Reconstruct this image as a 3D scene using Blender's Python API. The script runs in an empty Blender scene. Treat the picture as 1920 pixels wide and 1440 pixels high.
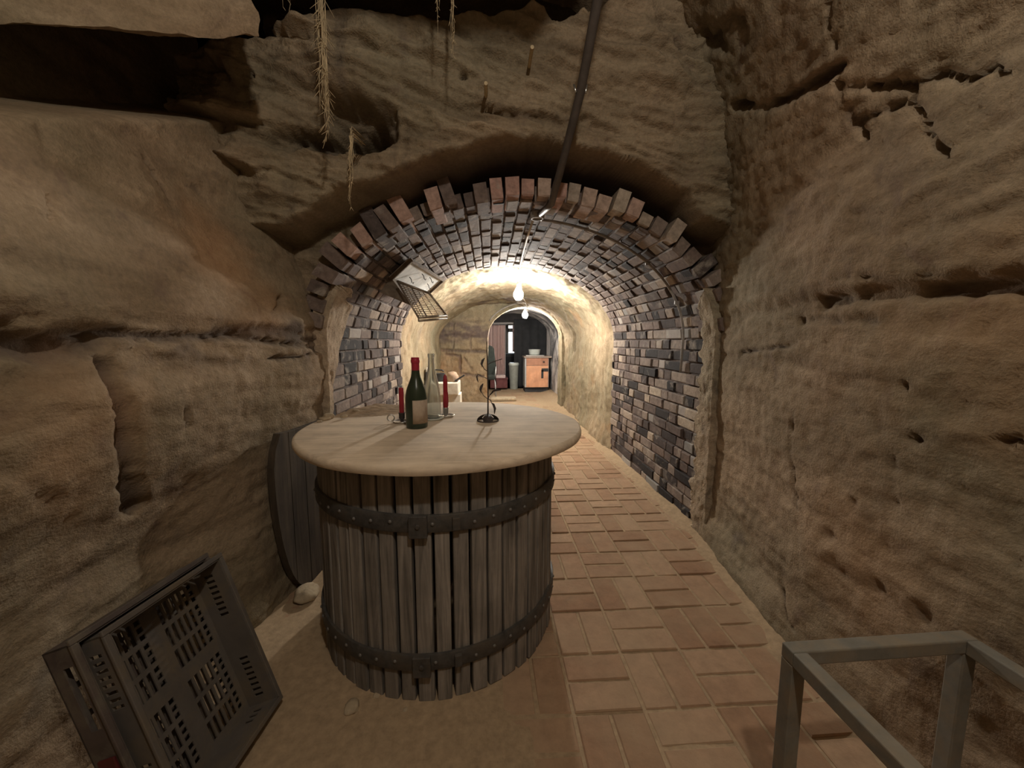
import bpy, math, random
import numpy as np
from mathutils import Vector, Matrix

# ------------------------------------------------------------------ camera, world, lights, exposure
scene = bpy.context.scene
COL = scene.collection
PITCH, YAW, FPX, EYE = math.radians(6.3), math.radians(3.4), 720.0, 1.2
cam_data = bpy.data.cameras.new('camera')
cam_data.sensor_width = 36.0
cam_data.lens = FPX / 1920 * 36.0
cam_data.clip_start = 0.02
cam = bpy.data.objects.new('camera', cam_data)
cam.location = (0, 0, EYE)
cam.rotation_euler = (math.pi / 2 - PITCH, 0, -YAW)
COL.objects.link(cam)
scene.camera = cam

world = bpy.data.worlds.new('world')
scene.world = world
world.use_nodes = True
world.node_tree.nodes['Background'].inputs[0].default_value = (0, 0, 0, 1)
world.node_tree.nodes['Background'].inputs[1].default_value = 0.0

scene.view_settings.view_transform = 'Standard'
scene.view_settings.look = 'None'
scene.view_settings.gamma = 1.0
scene.view_settings.exposure = 0.0
scene.view_settings.use_curve_mapping = False


def point_light(name, loc, power, color, radius):
    l = bpy.data.lights.new(name, 'POINT')
    l.energy, l.color, l.shadow_soft_size = power, color, radius
    o = bpy.data.objects.new(name, l)
    o.location = loc
    COL.objects.link(o)
    return o


point_light('cellar_lamp', (0.26, -0.26, 2.70), 58.0, (1.0, 0.92, 0.79), 0.045)
BULB_A = (0.349, 4.6, 1.755)
BULB_B = (0.675, 7.25, 1.70)
BULB_A_STRENGTH, BULB_B_STRENGTH = 1000.0, 800.0
WINDOW_STRENGTH = 9.0

# ------------------------------------------------------------------ measuring helpers (photo measurements to metres)
C0 = np.array([0, 0, EYE])
FW = np.array([math.sin(YAW) * math.cos(PITCH), math.cos(YAW) * math.cos(PITCH), -math.sin(PITCH)])
RT = np.array([math.cos(YAW), -math.sin(YAW), 0.0])
UP = np.cross(RT, FW)


def ray(x, y):
    return FW + RT * ((x - 960) / FPX) + UP * ((720 - y) / FPX)


def on_z(x, y, Z):
    r = ray(x, y)
    return C0 + r * ((Z - EYE) / r[2])


def on_x(x, y, X):
    r = ray(x, y)
    return C0 + r * (X / r[0])


def on_y(x, y, Y):
    r = ray(x, y)
    return C0 + r * (Y / r[1])


def nearest(P, x, y):
    """vertex of the undisplaced surface P (n,3) seen along the ray of a measured point"""
    r = ray(x, y)
    r = r / np.linalg.norm(r)
    d = P - C0
    t = d @ r
    q = np.linalg.norm(d - t[:, None] * r, axis=1) / np.maximum(t, 1e-3)
    q[t < 0.1] = 9
    return P[int(np.argmin(q))]


# ------------------------------------------------------------------ noise
_rng = np.random.RandomState(7)
_perm = _rng.permutation(256)
_perm = np.concatenate([_perm, _perm, _perm])
_grad = _rng.normal(size=(256, 3))
_grad /= np.linalg.norm(_grad, axis=1)[:, None]


def perlin(P):
    i = np.floor(P).astype(int)
    f = P - i
    i &= 255
    u = f * f * f * (f * (f * 6 - 15) + 10)
    out = 0
    for dx in (0, 1):
        wx = u[:, 0] if dx else 1 - u[:, 0]
        for dy in (0, 1):
            wy = u[:, 1] if dy else 1 - u[:, 1]
            for dz in (0, 1):
                wz = u[:, 2] if dz else 1 - u[:, 2]
                h = _perm[_perm[_perm[(i[:, 0] + dx) & 255] + ((i[:, 1] + dy) & 255)] + ((i[:, 2] + dz) & 255)]
                g = _grad[h]
                out = out + wx * wy * wz * (g[:, 0] * (f[:, 0] - dx) + g[:, 1] * (f[:, 1] - dy) + g[:, 2] * (f[:, 2] - dz))
    return out * 1.5


def fbm(P, s, octv=4, seed=0, gain=0.5, ridged=False):
    Q = P * np.array(s if hasattr(s, '__len__') else (s, s, s)) + seed * 17.31
    a, tot, out = 1.0, 0.0, np.zeros(len(P))
    for k in range(octv):
        n = perlin(Q)
        if ridged:
            n = 1 - 2 * np.abs(n)
        out += a * n
        tot += a
        a *= gain
        Q = Q * 2.03 + 5.7
    return out / tot


def sstep(a, b, x):
    t = np.clip((x - a) / (b - a), 0, 1)
    return t * t * (3 - 2 * t)


def polydist(P, L):
    d = np.full(len(P), 9.0)
    for a, b in zip(L[:-1], L[1:]):
        ab = b - a
        t = np.clip(((P - a) @ ab) / max(ab @ ab, 1e-9), 0, 1)
        d = np.minimum(d, np.linalg.norm(P - a - t[:, None] * ab, axis=1))
    return d


# ------------------------------------------------------------------ object helpers
def link(name, me, mat=None, parent=None, smooth=True):
    o = bpy.data.objects.new(name, me)
    COL.objects.link(o)
    if mat:
        me.materials.append(mat)
    if smooth:
        me.polygons.foreach_set('use_smooth', [True] * len(me.polygons))
    if parent:
        o.parent = parent
    return o


def tag(o, label=None, cat=None, group=None, kind=None):
    if label:
        o['label'] = label
    if cat:
        o['category'] = cat
    if group:
        o['group'] = group
    if kind:
        o['kind'] = kind
    return o


def empty(name, loc, label, cat, group=None, rz=0.0):
    o = bpy.data.objects.new(name, None)
    o.empty_display_size = 0.05
    o.location = loc
    o.rotation_euler = (0, 0, rz)
    COL.objects.link(o)
    return tag(o, label, cat, group)


class MB:
    def __init__(s):
        s.v, s.f, s.a = [], [], []

    def add(s, v, f, attr=0.0):
        n = len(s.v)
        s.v += [tuple(map(float, p)) for p in v]
        s.f += [tuple(i + n for i in q) for q in f]
        s.a += [attr] * len(v)
        return s

    def box(s, c, size, R=None, attr=0.0):
        R = np.array(R) if R is not None else np.eye(3)
        c = np.array(c, float)
        h = np.array(size, float) / 2
        V = [c + R @ (h * np.array(k)) for k in
             ((-1, -1, -1), (1, -1, -1), (1, 1, -1), (-1, 1, -1), (-1, -1, 1), (1, -1, 1), (1, 1, 1), (-1, 1, 1))]
        return s.add(V, [(0, 3, 2, 1), (4, 5, 6, 7), (0, 1, 5, 4), (1, 2, 6, 5), (2, 3, 7, 6), (3, 0, 4, 7)], attr)

    def tube(s, pts, r, n=8, cap=True, attr=0.0):
        pts = [np.array(p, float) for p in pts]
        rs = r if hasattr(r, '__len__') else [r] * len(pts)
        V, Fc = [], []
        prev = None
        for i, p in enumerate(pts):
            a = pts[min(i + 1, len(pts) - 1)] - pts[max(i - 1, 0)]
            a = a / max(np.linalg.norm(a), 1e-9)
            if prev is None:
                ref = np.array([0, 0, 1.0]) if abs(a[2]) < 0.9 else np.array([1.0, 0, 0])
            else:
                ref = prev
            e = ref - a * (ref @ a)
            e /= max(np.linalg.norm(e), 1e-9)
            prev = e
            b = np.cross(a, e)
            for k in range(n):
                t = 2 * math.pi * k / n
                V.append(p + rs[i] * (math.cos(t) * e + math.sin(t) * b))
        for i in range(len(pts) - 1):
            for k in range(n):
                k2 = (k + 1) % n
                Fc.append((i * n + k, i * n + k2, (i + 1) * n + k2, (i + 1) * n + k))
        if cap:
            Fc.append(tuple(range(n))[::-1])
            Fc.append(tuple((len(pts) - 1) * n + k for k in range(n)))
        return s.add(V, Fc, attr)

    def bar(s, a, b, w, h, upv=(0, 0, 1)):
        a, b = np.array(a, float), np.array(b, float)
        d = b - a
        L = np.linalg.norm(d)
        d /= L
        u = np.array(upv, float)
        e = np.cross(u, d)
        e /= np.linalg.norm(e)
        u = np.cross(d, e)
        return s.box((a + b) / 2, (L, w, h), np.stack([d, e, u], 1))

    def lathe(s, prof, c=(0, 0, 0), n=28, cap=True):
        V, Fc = [], []
        for (r, z) in prof:
            for k in range(n):
                t = 2 * math.pi * k / n
                V.append((c[0] + r * math.cos(t), c[1] + r * math.sin(t), c[2] + z))
        m = len(prof)
        for i in range(m - 1):
            for k in range(n):
                k2 = (k + 1) % n
                Fc.append((i * n + k, i * n + k2, (i + 1) * n + k2, (i + 1) * n + k))
        if cap:
            Fc.append(tuple(range(n))[::-1])
            Fc.append(tuple((m - 1) * n + k for k in range(n)))
        return s.add(V, Fc)

    def prism(s, poly, origin, eu, ev, thick):
        """2D polygon in the plane (eu, ev) extruded along eu x ev"""
        o, eu, ev = np.array(origin, float), np.array(eu, float), np.array(ev, float)
        w = np.cross(eu, ev)
        V = [o + eu * a + ev * b for a, b in poly] + [o + eu * a + ev * b + w * thick for a, b in poly]
        n = len(poly)
        Fc = [tuple(range(n))[::-1], tuple(range(n, 2 * n))]
        Fc += [(i, (i + 1) % n, n + (i + 1) % n, n + i) for i in range(n)]
        return s.add(V, Fc)

    def plate(s, us, vs, solid, origin, eu, ev, ew, t):
        """perforated plate: cells us x vs, solid[i][j] kept, thickness t along ew"""
        o, eu, ev, ew = [np.array(k, float) for k in (origin, eu, ev, ew)]
        nu, nv = len(us) - 1, len(vs) - 1
        idx = {}

        def vid(i, j, k):
            if (i, j, k) not in idx:
                idx[(i, j, k)] = len(V)
                V.append(o + eu * us[i] + ev * vs[j] + ew * (t * k))
            return idx[(i, j, k)]
        V, Fc = [], []
        S = lambda i, j: 0 <= i < nu and 0 <= j < nv and solid(i, j)
        for i in range(nu):
            for j in range(nv):
                if not solid(i, j):
                    continue
                Fc.append((vid(i, j, 0), vid(i, j + 1, 0), vid(i + 1, j + 1, 0), vid(i + 1, j, 0)))
                Fc.append((vid(i, j, 1), vid(i + 1, j, 1), vid(i + 1, j + 1, 1), vid(i, j + 1, 1)))
                for di, dj, p, q in ((-1, 0, (i, j), (i, j + 1)), (1, 0, (i + 1, j + 1), (i + 1, j)),
                                     (0, -1, (i + 1, j), (i, j)), (0, 1, (i, j + 1), (i + 1, j + 1))):
                    if not S(i + di, j + dj):
                        Fc.append((vid(*p, 0), vid(*p, 1), vid(*q, 1), vid(*q, 0)))
        return s.add(V, Fc)

    def build(s, name, mat, parent=None, smooth=False, bevel=0.0, tone=False, auto=None):
        me = bpy.data.meshes.new(name)
        me.from_pydata(s.v, [], s.f)
        if tone:
            at = me.attributes.new('tone', 'FLOAT', 'POINT')
            at.data.foreach_set('value', np.array(s.a, dtype=np.float32))
        me.update()
        o = link(name, me, mat, parent, smooth)
        if auto is not None:
            me.polygons.foreach_set('use_smooth', [True] * len(me.polygons))
            me.set_sharp_from_angle(angle=math.radians(auto))
        if bevel:
            b = o.modifiers.new('bevel', 'BEVEL')
            b.width = bevel
            b.segments = 2
            b.limit_method = 'ANGLE'
        return o


def sheet(name, P, mat, mask=None, attrs=None, wrap=False):
    """P: (n, m, 3) grid to mesh; mask (n, m) False cuts vertices out; attrs {name: (n*m)}"""
    n, m = P.shape[:2]
    I = np.arange(n * m).reshape(n, m)
    F = np.stack([I[:-1, :-1], I[1:, :-1], I[1:, 1:], I[:-1, 1:]], -1).reshape(-1, 4)
    V = P.reshape(-1, 3)
    if mask is not None:
        mk = mask.reshape(-1)
        F = F[mk[F].all(1)]
    used = np.zeros(len(V), bool)
    used[F.reshape(-1)] = True
    new = np.cumsum(used) - 1
    F = new[F]
    V = V[used]
    me = bpy.data.meshes.new(name)
    me.vertices.add(len(V))
    me.vertices.foreach_set('co', V.astype(np.float32).reshape(-1))
    me.loops.add(len(F) * 4)
    me.loops.foreach_set('vertex_index', F.astype(np.int32).reshape(-1))
    me.polygons.add(len(F))
    me.polygons.foreach_set('loop_start', np.arange(0, len(F) * 4, 4, dtype=np.int32))
    me.polygons.foreach_set('loop_total', np.full(len(F), 4, dtype=np.int32))
    for k, a in (attrs or {}).items():
        at = me.attributes.new(k, 'FLOAT', 'POINT')
        at.data.foreach_set('value', a.reshape(-1)[used].astype(np.float32))
    me.update(calc_edges=True)
    me.validate()
    return link(name, me, mat, None, True)


# ------------------------------------------------------------------ materials
class NT:
    def __init__(s, name):
        s.m = bpy.data.materials.new(name)
        s.m.use_nodes = True
        s.t = s.m.node_tree
        s.b = s.t.nodes['Principled BSDF']
        s.out = s.t.nodes['Material Output']
        s.co = s.t.nodes.new('ShaderNodeTexCoord').outputs['Object']

    def n(s, typ, **kw):
        nd = s.t.nodes.new('ShaderNode' + typ)
        for k, v in kw.items():
            setattr(nd, k, v)
        return nd

    def l(s, a, b):
        s.t.links.new(a, b)

    def mapping(s, scale, rot=(0, 0, 0)):
        mp = s.n('Mapping')
        mp.inputs['Scale'].default_value = scale if hasattr(scale, '__len__') else (scale,) * 3
        mp.inputs['Rotation'].default_value = rot
        s.l(s.co, mp.inputs['Vector'])
        return mp.outputs[0]

    def noise(s, scale, detail=6, rough=0.6, dist=0.0, rot=(0, 0, 0)):
        nd = s.n('TexNoise')
        nd.inputs['Scale'].default_value = 1.0
        nd.inputs['Detail'].default_value = detail
        nd.inputs['Roughness'].default_value = rough
        nd.inputs['Distortion'].default_value = dist
        s.l(s.mapping(scale, rot), nd.inputs['Vector'])
        return nd.outputs[0]

    def ramp(s, fac, stops, interp='LINEAR'):
        r = s.n('ValToRGB')
        r.color_ramp.interpolation = interp
        e = r.color_ramp.elements
        while len(e) < len(stops):
            e.new(0.5)
        for k, (p, c) in enumerate(stops):
            e[k].position = p
            c = c if hasattr(c, '__len__') else (c, c, c)
            e[k].color = (*c[:3], 1)
        s.l(fac, r.inputs[0])
        return r.outputs[0]

    def mix(s, fac, a, b, mode='MIX'):
        m = s.n('MixRGB', blend_type=mode)
        for sock, v in ((m.inputs[0], fac), (m.inputs[1], a), (m.inputs[2], b)):
            if hasattr(v, 'links'):
                s.l(v, sock)
            elif hasattr(v, '__len__'):
                sock.default_value = (*v[:3], 1)
            elif sock.type == 'RGBA':
                sock.default_value = (v, v, v, 1)
            else:
                sock.default_value = v
        return m.outputs[0]

    def attr(s, name):
        a = s.n('Attribute')
        a.attribute_name = name
        return a.outputs['Fac']

    def color(s, c):
        if hasattr(c, 'links'):
            s.l(c, s.b.inputs['Base Color'])
        else:
            s.b.inputs['Base Color'].default_value = (*c[:3], 1)

    def bump(s, h, strength=0.4, dist=0.01):
        b = s.n('Bump')
        b.inputs['Strength'].default_value = strength
        b.inputs['Distance'].default_value = dist
        s.l(h, b.inputs['Height'])
        s.l(b.outputs[0], s.b.inputs['Normal'])

    def set(s, **kw):
        for k, v in kw.items():
            s.b.inputs[k.replace('_', ' ')].default_value = v
        return s


def m_rock(name, a, b, c, strata=(2, 2, 9), bump=0.55, stain_shade_col=(0.075, 0.06, 0.055)):
    t = NT(name)
    base = t.ramp(t.noise(strata, 7, 0.6, 0.4), [(0.28, a), (0.5, b), (0.72, c)])
    big = t.ramp(t.noise(0.9, 3, 0.55), [(0.38, (0.78, 0.80, 0.74)), (0.62, (1.1, 1.0, 0.92))])
    col = t.mix(1.0, base, big, 'MULTIPLY')
    grain = t.ramp(t.noise(60, 4, 0.7), [(0.3, 0.72), (0.7, 1.16)])
    col = t.mix(0.8, col, grain, 'MULTIPLY')
    pit = t.ramp(t.noise((9, 9, 6), 4, 0.62, 0.7), [(0.30, 1.0), (0.40, 0.0)])
    col = t.mix(t.mix(1.0, pit, (0.5, 0.5, 0.5), 'MULTIPLY'), col, (0.16, 0.11, 0.085))
    col = t.mix(t.attr('stain_shade'), col, stain_shade_col)
    col = t.mix(t.attr('rust'), col, (0.47, 0.24, 0.11))
    t.color(col)
    t.set(Roughness=0.95)
    t.b.inputs['Specular IOR Level'].default_value = 0.15
    h = t.mix(0.5, t.noise((22, 22, 40), 6, 0.7), t.noise(120, 3, 0.6))
    t.bump(h, bump, 0.012)
    return t.m


M = {}
M['rock'] = m_rock('sandstone', (0.21, 0.163, 0.116), (0.29, 0.230, 0.165), (0.37, 0.300, 0.222))
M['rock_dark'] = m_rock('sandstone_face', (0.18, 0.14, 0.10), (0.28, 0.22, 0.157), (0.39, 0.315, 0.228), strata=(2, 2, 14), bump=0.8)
M['plaster'] = m_rock('yellow_plaster', (0.225, 0.182, 0.125), (0.305, 0.258, 0.184), (0.36, 0.312, 0.232), strata=(6, 6, 2.5), bump=0.6, stain_shade_col=(0.10, 0.075, 0.075))
M['trim'] = m_rock('lime_plaster', (0.27, 0.225, 0.17), (0.40, 0.335, 0.26), (0.48, 0.41, 0.32), strata=(14, 14, 14), bump=0.8)


def m_brick():
    t = NT('old_brick')
    col = t.ramp(t.attr('tone'), [(0.0, (0.022, 0.019, 0.020)), (0.2, (0.045, 0.036, 0.036)), (0.38, (0.105, 0.080, 0.072)),
                                  (0.55, (0.165, 0.122, 0.105)), (0.70, (0.235, 0.19, 0.16)), (0.82, (0.33, 0.265, 0.21)),
                                  (0.90, (0.42, 0.35, 0.275)), (1.0, (0.37, 0.225, 0.185))])
    col = t.mix(0.9, col, t.ramp(t.noise(26, 5, 0.7), [(0.3, 0.6), (0.7, 1.4)]), 'MULTIPLY')
    salt = t.ramp(t.noise(7, 5, 0.65, 0.5), [(0.56, 0.0), (0.70, 0.75)])
    col = t.mix(salt, col, (0.38, 0.335, 0.285))
    col = t.mix(t.attr('salt'), col, (0.55, 0.53, 0.50))
    t.color(col)
    t.set(Roughness=0.85)
    t.b.inputs['Specular IOR Level'].default_value = 0.25
    t.bump(t.noise(70, 5, 0.7), 0.5, 0.006)
    return t.m


M['brick'] = m_brick()


def m_simple(name, c, rough=0.6, var=0.25, scale=30, metal=0.0, bump=0.15, dirt=None, spec=0.4):
    t = NT(name)
    c = np.array(c)
    col = t.ramp(t.noise(scale, 5, 0.65), [(0.3, tuple(c * (1 - var))), (0.7, tuple(np.minimum(c * (1 + var), 1)))])
    if dirt is not None:
        col = t.mix(t.ramp(t.noise(9, 5, 0.7, 0.4), [(0.45, 0.0), (0.65, 0.85)]), col, dirt)
    t.color(col)
    t.set(Roughness=rough, Metallic=metal)
    t.b.inputs['Specular IOR Level'].default_value = spec
    if bump:
        t.bump(t.noise(scale * 3, 4, 0.6), bump, 0.003)
    return t.m


def m_wood(name, a, b, scale=(45, 45, 2.5), rough=0.85, dust=None, dust_at=(0.5, 0.7), rot=(0, 0, 0), bump=0.5):
    t = NT(name)
    g = t.noise(scale, 6, 0.65, 0.8, rot)
    col = t.ramp(g, [(0.3, a), (0.68, b)])
    col = t.mix(0.7, col, t.ramp(t.noise(5, 4, 0.6), [(0.3, 0.65), (0.7, 1.25)]), 'MULTIPLY')
    if dust:
        col = t.mix(t.ramp(t.noise(6, 6, 0.7, 0.3), [(dust_at[0], 0.0), (dust_at[1], 0.85)]), col, dust)
    t.color(col)
    t.set(Roughness=rough)
    t.b.inputs['Specular IOR Level'].default_value = 0.25
    t.bump(g, bump, 0.004)
    return t.m


M['stave'] = m_wood('weathered_stave', (0.080, 0.072, 0.064), (0.31, 0.275, 0.24), scale=(38, 38, 2.2), dust=(0.26, 0.2, 0.13), dust_at=(0.66, 0.8))
M['tabletop'] = m_wood('dusty_table_wood', (0.50, 0.40, 0.30), (0.76, 0.64, 0.505), scale=(3.0, 34, 34), rot=(0, 0, -0.45), dust=(0.72, 0.595, 0.45), dust_at=(0.40, 0.72), bump=0.35)
M['lid'] = m_wood('lid_wood', (0.035, 0.027, 0.02), (0.085, 0.064, 0.045), scale=(22, 22, 2))
M['iron'] = m_simple('old_iron', (0.062, 0.058, 0.054), 0.6, 0.4, 40, 0.1, 0.3, dirt=(0.085, 0.07, 0.055))
M['rivet'] = m_simple('worn_rivet', (0.16, 0.15, 0.14), 0.5, 0.3, 40, 0.2, 0.1)
M['blackiron'] = m_simple('black_iron', (0.055, 0.044, 0.042), 0.75, 0.3, 50, 0.0, 0.2)
M['pipe'] = m_simple('brown_pipe', (0.085, 0.07, 0.062), 0.55, 0.25, 20, 0.0, 0.1)
M['conduit'] = m_simple('grey_conduit', (0.30, 0.28, 0.26), 0.6, 0.25, 20, 0.0, 0.1)
M['cord'] = m_simple('white_cord', (0.62, 0.58, 0.50), 0.6, 0.15, 20)
M['root'] = m_simple('dry_root', (0.50, 0.39, 0.24), 0.9, 0.3, 30)
M['dirt'] = m_simple('dry_sand', (0.36, 0.265, 0.17), 0.98, 0.2, 35, 0, 0.5, spec=0.1)
M['heap'] = m_simple('brown_sand', (0.34, 0.25, 0.165), 0.98, 0.3, 18, 0, 0.6, spec=0.1)
M['stone'] = m_simple('loose_stone', (0.40, 0.32, 0.22), 0.95, 0.25, 25, 0, 0.5, spec=0.15)
M['crate'] = m_simple('grey_crate_plastic', (0.115, 0.102, 0.092), 0.6, 0.15, 14, 0, 0.05, dirt=(0.15, 0.12, 0.085))
M['crate_old'] = m_simple('old_crate_plastic', (0.09, 0.07, 0.062), 0.65, 0.2, 14, 0, 0.05, dirt=(0.15, 0.13, 0.10))
M['red_plastic'] = m_simple('red_plastic', (0.09, 0.016, 0.016), 0.5, 0.2)
M['frame'] = m_simple('grey_painted_frame', (0.17, 0.16, 0.135), 0.7, 0.2, 20, 0, 0.15, dirt=(0.22, 0.175, 0.12))
M['white'] = m_simple('white_paint', (0.72, 0.68, 0.60), 0.6, 0.12, 18, 0, 0.2, dirt=(0.55, 0.49, 0.40))
M['whitepanel'] = m_wood('white_washed_board', (0.52, 0.54, 0.54), (0.74, 0.75, 0.73), scale=(8, 8, 8))
M['rackwood'] = m_wood('brown_rack_wood', (0.10, 0.075, 0.055), (0.20, 0.155, 0.115), scale=(14, 14, 14))
M['wire'] = m_simple('rack_wire', (0.34, 0.28, 0.22), 0.4, 0.2, 30, 0.6, 0.0)
M['dark'] = m_simple('dark_panel', (0.03, 0.03, 0.032), 0.7, 0.3)
M['darkcloth'] = m_simple('dark_cloth', (0.022, 0.022, 0.024), 0.9, 0.3, 8)
M['orange'] = m_wood('orange_cabinet_front', (0.60, 0.29, 0.16), (0.70, 0.37, 0.22), scale=(20, 20, 3), bump=0.1, rough=0.5)
M['orange_dark'] = m_wood('drawer_front', (0.34, 0.16, 0.10), (0.42, 0.21, 0.13), scale=(20, 20, 3), bump=0.1, rough=0.5)
M['greymetal'] = m_simple('grey_enamel', (0.42, 0.42, 0.42), 0.35, 0.1, 20, 0.2, 0.0)
M['worktop'] = m_simple('worktop', (0.27, 0.21, 0.17), 0.5, 0.2)
M['enamel'] = m_simple('pale_enamel', (0.55, 0.58, 0.54), 0.35, 0.12, 20, 0, 0)
M['steel'] = m_simple('steel', (0.6, 0.58, 0.55), 0.3, 0.1, 20, 0.9, 0)
M['bin'] = m_simple('bin_grey_green', (0.26, 0.27, 0.24), 0.6, 0.2, 10)
M['greencloth'] = m_simple('dark_green_cloth', (0.022, 0.027, 0.023), 0.9, 0.4, 14)
M['redcloth'] = m_simple('dark_red_cloth', (0.14, 0.05, 0.05), 0.9, 0.3, 14)
M['pinkcloth'] = m_simple('pale_pink_cloth', (0.62, 0.48, 0.46), 0.9, 0.15, 14)
M['candle'] = m_simple('red_wax', (0.30, 0.018, 0.03), 0.45, 0.2, 30, 0, 0.1)
M['wick'] = m_simple('black_wick', (0.02, 0.02, 0.02), 0.9)
M['capsule'] = m_simple('red_capsule', (0.36, 0.025, 0.05), 0.4, 0.2, 40)
M['label'] = m_simple('stained_label', (0.44, 0.35, 0.27), 0.8, 0.15, 20, 0, 0.05, dirt=(0.22, 0.15, 0.11))
M['brownbag'] = m_simple('brown_leather', (0.34, 0.24, 0.17), 0.8, 0.3, 16, 0, 0.4)
M['sill'] = m_simple('grey_rail', (0.33, 0.30, 0.28), 0.6, 0.15)


def m_glass(name, c, rough, trans, dust, dust_amt):
    t = NT(name)
    f = t.ramp(t.noise(22, 5, 0.7), [(0.35, (dust_amt * 0.5,) * 3), (0.7, (dust_amt,) * 3)])
    t.color(t.mix(f, c, dust))
    tr = t.n('Math', operation='MULTIPLY_ADD')
    t.l(f, tr.inputs[0])
    tr.inputs[1].default_value = -trans
    tr.inputs[2].default_value = trans
    t.l(tr.outputs[0], t.b.inputs['Transmission Weight'])
    t.set(Roughness=rough, IOR=1.45)
    return t.m


M['green_glass'] = m_glass('green_glass', (0.045, 0.075, 0.045), 0.22, 0.75, (0.12, 0.13, 0.09), 0.30)
M['clear_glass'] = m_glass('clear_glass', (0.80, 0.82, 0.78), 0.06, 1.0, (0.6, 0.58, 0.52), 0.16)


def m_emit(name, c, strength):
    t = NT(name)
    t.b.inputs['Emission Color'].default_value = (*c, 1)
    t.b.inputs['Emission Strength'].default_value = strength
    t.color(c)
    return t.m


def m_curtain():
    t = NT('striped_curtain')
    w = t.n('TexWave')
    w.inputs['Scale'].default_value = 1.0
    w.inputs['Distortion'].default_value = 1.5
    t.l(t.mapping((7, 0, 0)), w.inputs['Vector'])
    t.color(t.ramp(w.outputs[1] if len(w.outputs) > 1 else w.outputs[0],
                   [(0.2, (0.26, 0.12, 0.10)), (0.5, (0.58, 0.38, 0.34)), (0.8, (0.74, 0.62, 0.58))]))
    t.set(Roughness=0.9)
    return t.m


M['curtain'] = m_curtain()

# ------------------------------------------------------------------ SETTING: near rock chamber
random.seed(3)


def grid(us, vs):
    U, V = np.meshgrid(us, vs, indexing='ij')
    return U, V


def grooves(P0, feats):
    """cracks measured on the surface: (points, width, depth, stain) -> depth and stain per vertex"""
    dep = np.zeros(len(P0))
    st = np.zeros(len(P0))
    wob = fbm(P0, 9, 4, 3) * 0.012 + fbm(P0, 30, 3, 5) * 0.009
    brk = 0.25 + 0.75 * sstep(-0.25, 0.2, fbm(P0, 8, 3, 6))
    for pts, w, dp, s in feats:
        L = [nearest(P0, *p) for p in pts]
        if len(L) == 1:
            L = [L[0], L[0] + 1e-4]
        d = polydist(P0, L) + wob * (1 + 12 * w)
        k = (1 - sstep(w * 0.15, w * 0.85, d)) * (brk if s < 0.7 else 1.0)
        dep = np.maximum(dep, k * dp)
        st = np.maximum(st, k * s)
    return dep, st


def blob(P0, pt, r, soft=0.4):
    c = nearest(P0, *pt)
    d = np.linalg.norm(P0 - c, axis=1) + fbm(P0, 6, 3, 9) * r * 0.6
    return 1 - sstep(r * soft, r, d)


def make_wall_left():
    U, V = grid(np.linspace(-1.65, 2.24, 330), np.linspace(-0.04, 3.25, 300))
    X = -0.99 - 0.20 * sstep(1.1, 1.95, V) + 0.07 * sstep(1.5, 2.2, U) - 0.40 * sstep(-0.02, 0.05, V - (1.80 + 0.52 * (U - 1.15)))
    X = X - 0.13 * sstep(0.90, 0.50, V) * sstep(1.62, 1.25, U)
    P0 = np.stack([X, U, V], -1).reshape(-1, 3)
    dep, st = grooves(P0, [
        ([(0, 640), (90, 655), (190, 640)], 0.06, 0.05, 0.75),
        ([(190, 625), (330, 630), (430, 630), (500, 640), (600, 655)], 0.03, 0.035, 0.7),
        ([(400, 625), (500, 622), (590, 640)], 0.05, 0.02, 0.7),
        ([(500, 670), (560, 668), (600, 655)], 0.014, 0.025, 0.7),
        ([(212, 685), (225, 760), (240, 830), (255, 900), (262, 950)], 0.05, 0.03, 0.75),
        ([(265, 300), (290, 340), (312, 372)], 0.014, 0.03, 0.7),
        ([(0, 880), (60, 905), (110, 950)], 0.015, 0.015, 0.4),
        ([(500, 590), (520, 560)], 0.022, 0.03, 0.4),
        ([(345, 345), (365, 352), (380, 375), (395, 352), (415, 345)], 0.010, 0.008, 0.55),
        ([(65, 230), (70, 330), (72, 420)], 0.02, 0.012, 0.0),
        ([(110, 1000)], 0.05, 0.01, 0.6), ([(120, 940)], 0.03, 0.01, 0.55), ([(20, 765)], 0.05, 0.012, 0.6),
        ([(340, 770), (350, 800)], 0.02, 0.012, 0.3),
    ])
    y, z = P0[:, 1], P0[:, 2]
    bed = np.exp(-((z - 1.22 - 0.03 * np.sin(y * 3)) / 0.075) ** 2)
    d = 0.05 * fbm(P0, (1.2, 1.2, 1.6), 4, 1) + 0.014 * fbm(P0, (4, 4, 14), 5, 2) + 0.010 * fbm(P0, 22, 4, 6, 0.6)
    d += bed * (0.030 * fbm(P0, (9, 6, 16), 4, 11, ridged=True) - 0.012)
    d += 0.022 * sstep(1.24, 1.30, z) + 0.02 * sstep(1.12, 1.05, z) * sstep(0.8, 1.12, z)
    d -= dep
    rust = np.maximum(0.38 * blob(P0, (395, 470), 0.30, 0.0), 0.25 * blob(P0, (470, 560), 0.26, 0.0))
    rust = np.maximum(rust, 0.25 * blob(P0, (150, 800), 0.3, 0.0))
    st = np.maximum(st, bed * 0.55 * sstep(0.0, 0.35, fbm(P0, (5, 5, 11), 3, 21)))
    st = np.maximum(st, 0.75 * blob(P0, (545, 625), 0.10))
    st = np.maximum(st, 0.4 * sstep(0.25, 0.5, fbm(P0, (5, 5, 5), 4, 23)))
    Pd = P0 + np.array([1.0, 0, 0]) * d[:, None]
    o = sheet('wall_left', Pd.reshape(U.shape + (3,)), M['rock'], None, {'stain_shade': st, 'rust': rust})
    tag(o, kind='structure')


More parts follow.
